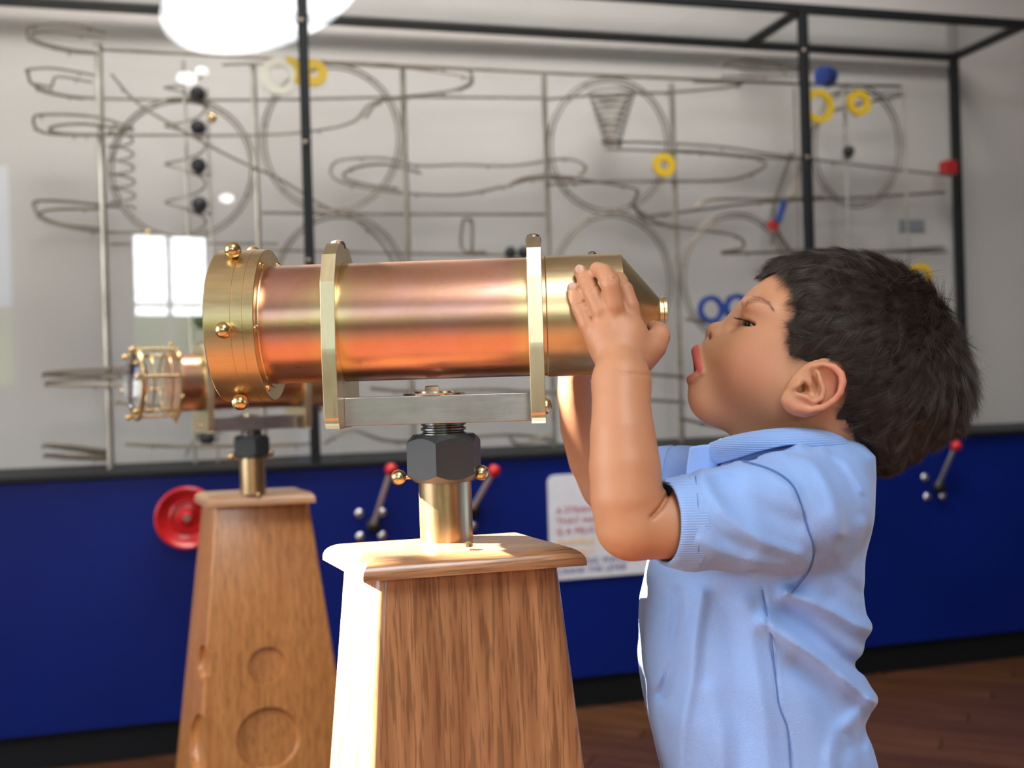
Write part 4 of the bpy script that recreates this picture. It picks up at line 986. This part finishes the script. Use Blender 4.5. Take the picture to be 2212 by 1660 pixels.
def hair_mat(name, c0, c1, rough=.38):
    t = NT(name); v = t.noise(t.coord(), 90, 3); t.l(t.ramp(v, [(.3, c0), (.7, c1)]), t.b.inputs['Base Color']); t.set(Roughness=rough, Specular_IOR_Level=.5); return t.m
M_HAIR = hair_mat('dark_brown_hair', (.012, .008, .007), (.022, .014, .011), .55)
hair = link('hair', np_mesh('hair', hpos, hfac, (.29, YK, 0)), M_HAIR, person, False)
rng = np.random.default_rng(3)
def sample(pos, fac, n, pred):
    a, b, c, d = [pos[fac[:, i]] for i in range(4)]; cr_ = np.cross(c - a, d - b); ar = np.linalg.norm(cr_, axis=1); nrm = cr_ / (ar[:, None] + 1e-12)
    i = rng.choice(len(fac), n, p=ar / ar.sum()); u, v = rng.random(n)[:, None], rng.random(n)[:, None]
    p = (a[i] * (1 - u) + b[i] * u) * (1 - v) + (d[i] * (1 - u) + c[i] * u) * v; nn = nrm[i]; m = pred(p); return p[m], nn[m]
def strands(name, roots, nrm, direc, length, lift, r0, mat, K=7, curl=.25, par=None):
    n = len(roots); t = np.linspace(0, 1, K)[None, :, None]
    L_ = length[:, None, None]; P3 = roots[:, None, :] + direc[:, None, :] * L_ * t + nrm[:, None, :] * (lift[:, None, None] * L_ * t - curl * L_ * t * t)
    w = rng.normal(0, 1, (n, 3)); P3 = P3 + w[:, None, :] * (t ** 2) * L_ * .045
    hc = bpy.data.hair_curves.new(name); hc.add_curves([K] * n)
    hc.position_data.foreach_set('vector', (P3 - np.array((.29, YK, 0))).astype(np.float32).ravel())
    ra = hc.attributes.new('radius', 'FLOAT', 'POINT'); ra.data.foreach_set('value', np.tile(r0 * (1 - np.linspace(0, 1, K) ** 1.5 * .8), n).astype(np.float32))
    hc.materials.append(mat); o = bpy.data.objects.new(name, hc); COL.objects.link(o); o.parent = par or person; return tag(o, kind='stuff')
def inhair(p): x, y = projn(p, True); return polysd(x, y, HP) < 1.5
rp, rn = sample(hpos, hfac, 150000, inhair)
ctr_ = U(1850, 770); out = rp - ctr_; out /= np.linalg.norm(out, axis=1)[:, None]
keep = (rn * out).sum(1) > .25; rp, rn, out = rp[keep], rn[keep], out[keep]
dirv = rp - CROWN; dirv = dirv / (np.linalg.norm(dirv, axis=1)[:, None] + 1e-6)
px_, py_ = projn(rp, True)
low = np.clip((py_ - 800) / 120, 0, 1)[:, None] * np.clip((px_ - 1760) / 80, 0, 1)[:, None]
dirv = dirv * (1 - .45 * low) + np.array((.02, 0, -1.)) * .45 * low
fr = np.clip((1760 - px_) / 80, 0, 1)[:, None] * np.clip((700 - py_) / 60, 0, 1)[:, None]
dirv = dirv + np.array((-.3, 0, -.75)) * fr * .7
# clumps: neighbouring strands share a deviation
cell = np.floor(rp / .0065).astype(int); hsh = (cell[:, 0] * 73856093 ^ cell[:, 1] * 19349663 ^ cell[:, 2] * 83492791) % 4096
tab = rng.normal(0, 1, (4096, 3)); dirv = dirv + tab[hsh] * .24 + rng.normal(0, .05, dirv.shape)
tan = dirv - rn * (dirv * rn).sum(1)[:, None]; tan /= np.linalg.norm(tan, axis=1)[:, None] + 1e-9
back = np.clip((px_ - 1960) / 80, 0, 1) * np.clip((py_ - 720) / 60, 0, 1)
ln = rng.uniform(.018, .030, len(rp)) * (1 - .35 * np.clip((py_ - 900) / 100, 0, 1)); 
edge = polysd(px_, py_, HP); ln *= np.clip((-edge) / 42, .22, 1)
lift = .10 + .30 * back + rng.normal(0, .03, len(rp)) + .07 * np.clip(tab[hsh][:, 0], 0, 2) * .5
strands('hair_strands', rp, rn, tan, ln, lift, .000085, hair_mat('hair_strand', (.022, .014, .011), (.070, .046, .036), .30), curl=.22, par=hair)
# eyebrows
bt = hair_mat('brow_strand', (.24, .11, .055), (.36, .18, .10), .5)
for sg_ in (-1, 1):
    bl = [(1607, 661, .0225), (1616, 650, .031), (1630, 646, .0385), (1646, 647, .0435), (1660, 655, .0475), (1667, 665, .050)]
    A, D = [], []
    for i in range(420):
        t = rng.random() * (len(bl) - 1.01); k = int(t); f_ = t - k; a, b = bl[k], bl[k + 1]
        c = [a[j] + (b[j] - a[j]) * f_ for j in range(3)]; A.append(U(c[0], c[1] + rng.normal(0, 4.2) * (1.2 - .15 * t), sg_ * c[2])); D.append(U(b[0] + 4, b[1] - 5 + 2 * t, sg_ * b[2]) - U(a[0], a[1], sg_ * a[2]))
    A, D = np.array(A), np.array(D); D /= np.linalg.norm(D, axis=1)[:, None]
    # drop each root on the skin surface
    m = (np.abs(bpos[:, 1] - YK) < .075) & (bpos[:, 0] < .25) & ((bpos[:, 1] - YK) * sg_ > 0); S3 = bpos[m]
    xs, ys = projn(S3, True); ax_, ay_ = projn(A, True); idx = [int(np.argmin((xs - x) ** 2 + (ys - y) ** 2 - 0)) for x, y in zip(ax_, ay_)]
    A = S3[idx]; Nn = np.tile(np.array((-.3, sg_ * 1.0, .2)), (len(A), 1)); Nn /= np.linalg.norm(Nn[0])
    strands('eyebrow', A, Nn, D, rng.uniform(.003, .0055, len(A)), np.full(len(A), .15), .000045, bt, K=5, curl=.1)
# ---- clothing
prof = np.array([(930, 1690, 1800, .030), (960, 1650, 1850, .055), (985, 1590, 1868, .076), (1010, 1520, 1864, .086), (1060, 1462, 1860, .095), (1109, 1436, 1858, .100), (1170, 1412, 1852, .101), (1231, 1396, 1848, .101), (1284, 1388, 1844, .101), (1335, 1385, 1848, .102), (1416, 1381, 1846, .104), (1496, 1391, 1850, .105), (1575, 1407, 1862, .106), (1660, 1430, 1880, .107), (1760, 1446, 1900, .108), (2000, 1462, 1920, .110), (2120, 1462, 1920, .110)], float)
zz = np.array([U(1650, y)[2] for y in prof[:, 0]]); xf = np.array([U(x, y)[0] for y, x in zip(prof[:, 0], prof[:, 1])]); xb = np.array([U(x, y)[0] for y, x in zip(prof[:, 0], prof[:, 2])])
o_ = np.argsort(zz)
def torso(p):
    z = p[..., 2]; a = np.interp(z, zz[o_], xf[o_]); b = np.interp(z, zz[o_], xb[o_]); w = np.interp(z, zz[o_], prof[o_, 3])
    cx, rx = (a + b) / 2, (b - a) / 2; u = np.abs((p[..., 0] - cx) / rx); v = np.abs((p[..., 1] - YK) / w)
    m = (u ** 2.35 + v ** 2.35 + 1e-9) ** (1 / 2.35); r = np.hypot(p[..., 0] - cx, p[..., 1] - YK)
    return (r * (1 - 1 / np.maximum(m, 1e-3))).astype(np.float32)
S = Field()
S.add(torso, U(1640, 1500), .36, 'u', 0)
top = U(0, 946)[2]
S.cone(U(1752, 1068, -.062), U(1752, 1068, .062), .040, .040, k=.03)
NS = [(1430, 1130, .806, 91), (1500, 1130, .812, 104), (1590, 1120, .822, 118), (1690, 1112, .838, 128), (1748, 1105, .862, 120)]
S.chain([(PY(x, y, Y), r_(r, Y)) for x, y, Y, r in NS], k=.012)
NF = [(1398, 1045, 1.072, 78), (1470, 1050, 1.062, 86), (1580, 1065, 1.05, 100), (1720, 1080, 1.01, 110)]
S.chain([(PY(x, y, Y), r_(r, Y)) for x, y, Y, r in NF], k=.012)
seam = [(1604, 996), (1650, 1008), (1685, 1024), (1712, 1046), (1726, 1075), (1734, 1100), (1744, 1140), (1757, 1175), (1759, 1200), (1745, 1240), (1710, 1281)]
FO = [(seam, -1.5, 3.2), ([(x - 12, y + 3) for x, y in seam], .8, 7), ([(x + 17, y - 3) for x, y in seam], -.35, 2.2),
      ([(1646, 1268), (1652, 1310), (1668, 1390), (1681, 1522), (1702, 1575), (1710, 1660)], -1.4, 3.4), ([(1658, 1300), (1676, 1390), (1690, 1520)], .6, 7),
      ([(1700, 1284), (1750, 1300), (1800, 1322), (1850, 1350), (1872, 1356)], 8.5, 17), ([(1700, 1322), (1760, 1372), (1815, 1428), (1850, 1440)], -8, 22),
      ([(1652, 1345), (1712, 1385), (1790, 1435), (1850, 1488), (1884, 1512)], 10, 20), ([(1720, 1440), (1775, 1490), (1810, 1560), (1830, 1610)], -6, 26),
      ([(1880, 1515), (1850, 1550), (1810, 1580), (1795, 1640), (1800, 1700)], 4, 18), ([(1870, 1570), (1860, 1620), (1880, 1700)], -3, 16),
      ([(1514, 1285), (1511, 1310), (1500, 1384), (1493, 1470), (1476, 1560), (1468, 1700)], 6, 17), ([(1462, 1285), (1462, 1340), (1450, 1430), (1432, 1500)], -5, 16), ([(1480, 1290), (1478, 1350), (1458, 1400), (1420, 1480)], 2.5, 9),
      ([(1562, 1300), (1575, 1340), (1590, 1450), (1600, 1600), (1590, 1700)], -4, 34), ([(1612, 1310), (1625, 1400), (1650, 1560), (1660, 1700)], 3.2, 22), ([(1530, 1500), (1560, 1580), (1560, 1700)], 2.5, 22),
      ([(1516, 1024), (1535, 1062), (1562, 1102), (1600, 1140), (1650, 1172), (1722, 1198)], 3.4, 15), ([(1560, 1040), (1600, 1078), (1660, 1108), (1722, 1130)], -4.2, 26), ([(1545, 1018), (1600, 1012), (1660, 1030), (1715, 1060)], 2.2, 14),
      ([(1512, 1170), (1545, 1190), (1600, 1210), (1690, 1222)], 2.2, 14), ([(1520, 1120), (1560, 1160), (1620, 1185)], -1.6, 12),
      ([(1724, 962), (1770, 1010), (1800, 1075), (1815, 1150)], 3.0, 16), ([(1800, 990), (1838, 1040), (1855, 1110)], -3.0, 16), ([(1775, 970), (1825, 1000), (1862, 1060)], 2.2, 10), ([(1640, 985), (1690, 975), (1730, 962)], 1.8, 9), ([(1770, 1200), (1800, 1240), (1850, 1280)], -2.5, 18),
      ([(1785, 1120), (1800, 1180), (1790, 1250), (1760, 1290)], 2.2, 20)]
S.disp(folds(FO, .945), U(1640, 1350, -.05), .30)
FB = [([(1700, 1284), (1872, 1356)], 5, 15), ([(1800, 1428), (1850, 1440)], -5, 20), ([(1790, 1440), (1884, 1512)], 6, 18)]
S.disp(lambda p: folds(FB, 9., .945)(p), U(1700, 1400), .25)
def shirt_noise(p):
    return (np.sin(p[..., 2] * 95 + p[..., 0] * 60 + np.sin(p[..., 1] * 50) * 1.5) * .0008 + np.sin(p[..., 0] * 170 + p[..., 2] * 40 + p[..., 1] * 90) * .0005).astype(np.float32)
S.disp(shirt_noise, U(1640, 1400), .4)
# cuffs end, neck hole, hem
def plane(n_, d_): n_ = np.array(n_, np.float32) / np.linalg.norm(n_); return lambda p: ((p @ n_) - d_).astype(np.float32)
def cut(c, n_, rad, reg):   # clip away the side n points to, inside a region
    n_ = np.array(n_, np.float32); n_ /= np.linalg.norm(n_); c = np.array(c, np.float32); reg = np.array(reg, np.float32)
    def f(p):
        d = (p - c) @ n_; r = np.linalg.norm(p - reg, axis=-1) - rad
        return np.maximum(-d, r)      # region to subtract (negative inside)
    S.add(f, reg, rad, 's', .0006)
cutn = PY(1462, 1130, .808); cut(cutn, (-1, .05, .045), .052, cutn + np.array((-.050, 0, 0)))
cutf = PY(1440, 1048, 1.066); cut(cutf, (-1, 0, -.05), .052, cutf + np.array((-.050, 0, 0)))
S.cone(PY(1440, 1130, .805), PY(1500, 1130, .811), r_(88, .805), r_(95, .811), 's', .001)
S.cone(PY(1400, 1046, 1.072), PY(1460, 1050, 1.063), r_(72, 1.07), r_(78, 1.06), 's', .001)
S.cone(U(1712, 950), U(1705, 905), .049, .052, 's', .004)
S.cone(U(1790, 960), U(1775, 905), .038, .050, 's', .004)
S.add(plane((0, 0, -1), -U(0, 2040)[2]), U(1650, 2060), .3, 'i', .002)
spos, sfac = S.mesh((.08, .745, .44), (.41, 1.13, .93), .0016)
spos, sfac = largest(spos, sfac); spos = relax(spos, sfac, 2); print('shirt', spos.min(0), spos.max(0), len(spos), 'body', len(bpos), 'hair', len(hpos))
def cloth(name, c, ribs=None):
    t = NT(name).set(Roughness=.85, Sheen_Weight=.30, Sheen_Roughness=.4, Specular_IOR_Level=.2)
    v = t.noise(t.coord(), 9, 4); heather = t.noise(t.coord((1, 1, 2.2)), 900, 2)
    col = t.mix(t.math('MULTIPLY', heather, .35), c, tuple(min(1, x * 1.5 + .03) for x in c))
    t.l(t.mix(.12, col, t.ramp(v, [(.35, tuple(x * .8 for x in c)), (.65, tuple(min(1, x * 1.15) for x in c))])), t.b.inputs['Base Color'])
    if ribs is None:
        w = t.n('ShaderNodeTexVoronoi'); t.l(t.coord((1, 1, 1)), w.inputs['Vector']); w.inputs['Scale'].default_value = 1050; t.bump(w.outputs[0], .45, .0006)
    else:
        w = t.n('ShaderNodeTexWave', wave_type='BANDS', bands_direction=ribs); t.l(t.coord(), w.inputs['Vector']); w.inputs['Scale'].default_value = 170; t.bump(w.outputs[0], .6, .0006)
    return t.m
BL = (.26, .41, .78)
M_SHIRT = cloth('light_blue_pique', BL); M_RIB = cloth('light_blue_rib', BL, 'Z')
shirt = link('shirt', np_mesh('shirt', spos, sfac, (.29, YK, 0)), M_SHIRT, person, False)
# seams lying on the cloth
_sx, _sy = projn(spos[spos[:, 1] < .93]); _sv = spos[spos[:, 1] < .93]
def seam_line(pts, rad=.0007):
    P2 = smoothpath([Vector((x, y, 0)) for x, y in pts], 5); out = []
    for p in P2:
        m = np.hypot(_sx - p.x, _sy - p.y) < 5
        if not m.any(): continue
        out.append(Vector(P(p.x, p.y, float(_sv[m][:, 1].min()) + .0004)) - person.location)
    for k in range(3): out = [out[0]] + [(out[i - 1] + out[i] * 2 + out[i + 1]) / 4 for i in range(1, len(out) - 1)] + [out[-1]]
    bm = bmesh.new(); tube(bm, out, rad, 6); bmobj('seam', bm, M_SEAM, shirt)
M_SEAM = plain('seam_thread', (.10, .19, .46), .8)
seam_line(seam)
seam_line([(1646, 1275), (1652, 1310), (1668, 1390), (1681, 1522), (1702, 1575), (1710, 1700)])
seam_line([(1502, 1030), (1507, 1080), (1510, 1130), (1509, 1190), (1503, 1228)], .0005); seam_line([(1489, 1030), (1494, 1080), (1497, 1130), (1496, 1190), (1490, 1224)], .0005)
# sleeve cuffs: ribbed bands
def cuff(a, b, ra, rb, nm, nrm, label=None):
    bm = bmesh.new(); a, b = Vector(a), Vector(b); ax = (b - a).normalized(); Mr = Matrix.Translation(a - person.location) @ ax.to_track_quat('X', 'Z').to_matrix().to_4x4(); L_ = (b - a).length
    pr = [(-.0002, ra - .0022), (-.0008, ra - .0008), (0, ra + .0004)] + [(L_ * i / 6, ra + (rb - ra) * i / 6 + .0007) for i in range(1, 6)] + [(L_, rb + .0006), (L_ + .0006, rb - .001), (L_ * .5, (ra + rb) / 2 - .003)]
    lathe(bm, pr, 72, Mr, closed=True)
    return bmobj(nm, bm, M_RIB, shirt, angle=60)
cuff(PY(1436, 1130, .8055), PY(1484, 1130, .8105), r_(91, .8055), r_(103.5, .8105), 'sleeve_cuff', None)
cuff(PY(1419, 1046, 1.070), PY(1448, 1048, 1.065), r_(80, 1.07), r_(84.5, 1.065), 'sleeve_cuff', None)
# collar: a folded band around the neck
ct = [(1533, 958, -.010), (1575, 944, -.038), (1636, 932, -.056), (1710, 926, -.062), (1790, 934, -.053), (1848, 959, -.032), (1878, 980, 0)]
cl_ = [(1547, 1004, -.018), (1592, 991, -.050), (1645, 975, -.069), (1718, 962, -.077), (1790, 976, -.068), (1846, 1008, -.042), (1873, 1034, 0)]
def mir(L): return L + [(x, y, -d) for x, y, d in reversed(L[:-1])]
tp = smoothpath([Vector(U(*c)) for c in mir(ct)], 8); lw = smoothpath([Vector(U(*c)) for c in mir(cl_)], 8)
cc_ = Vector(U(1720, 970)); rows = []
for k in range(9):
    t = k / 8; row = []
    for a, b in zip(tp, lw):
        p = a.lerp(b, t); o2 = Vector((p.x - cc_.x, p.y - cc_.y, 0)).normalized(); row.append(p + o2 * (.0055 * math.sin(math.pi * t ** .75) - .0005) - person.location)
    rows.append(row)
inn = []
for k in range(5):
    t = k / 4; row = []
    for a in tp:
        o2 = Vector((a.x - cc_.x, a.y - cc_.y, 0)).normalized(); row.append(a - o2 * (.0025 + .003 * t) + Vector((0, 0, -.022 * t)) - person.location)
    inn.append(row)
rows = inn[::-1] + rows
bm = bmesh.new(); V = [[bm.verts.new(p) for p in r] for r in rows]
for a, b in zip(V, V[1:]):
    for i in range(len(a) - 1): bm.faces.new((a[i], a[i + 1], b[i + 1], b[i]))
cob = bmobj('collar', bm, M_RIB, shirt, angle=0); sd = cob.modifiers.new('thickness', 'SOLIDIFY'); sd.thickness = .0018; sd.offset = 0
bv = cob.modifiers.new('sub', 'SUBSURF'); bv.levels = 1; bv.render_levels = 1
# placket below the open neck
pp = [(1489, 966), (1512, 962), (1536, 960), (1552, 1006), (1540, 1040), (1480, 1040), (1484, 1000)]
bm = bmesh.new(); rr = [[bm.verts.new(Vector(U(x, y, d)) - person.location) for x, y in pp] for d in (-.020, -.014, .014, .020)]
for a, b in zip(rr, rr[1:]):
    for i in range(len(a)): bm.faces.new((a[i], a[(i + 1) % len(a)], b[(i + 1) % len(a)], b[i]))
bm.faces.new(rr[0]); bm.faces.new(rr[-1]); pl = bmobj('placket', bm, M_SHIRT, shirt); bevel(pl, .002, 3)
# trousers and shoes (below the frame)
T = Field()
T.ell(U(1680, 2060), (.088, .094, .06), None, k=0)
for sg_ in (-1, 1):
    T.chain([(np.array((.285, YK + sg_ * .050, .46)), .070), (np.array((.278, YK + sg_ * .054, .27)), .056), (np.array((.298, YK + sg_ * .054, .10)), .048)], k=.02)
T.add(plane((0, 0, -1), -.075), np.array((.29, YK, .04)), .3, 'i', .002)
tpos, tfac = T.mesh((.16, .80, .06), (.42, 1.07, .56), .004); tpos = relax(tpos, tfac, 1)
link('trousers', np_mesh('trousers', tpos, tfac, (.29, YK, 0)), plain('navy_trousers', (.02, .025, .05), .8), person, False)
for sg_ in (-1, 1):
    Hh_ = Field(); y = YK + sg_ * .054
    Hh_.cone((.31, y, .036), (.20, y, .030), .034, .026, k=0); Hh_.cone((.302, y, .04), (.302, y, .085), .036, .034, k=.02)
    Hh_.add(plane((0, 0, -1), -.0015), np.array((.26, y, .0)), .2, 'i', .003)
    a, b = Hh_.mesh((.13, y - .06, -.01), (.37, y + .06, .13), .004); link('shoe', np_mesh('shoe', relax(a, b, 1), b, (.29, YK, 0)), plain('dark_shoe', (.03, .03, .035), .5) if 'dark_shoe' not in bpy.data.materials else bpy.data.materials['dark_shoe'], person, False)
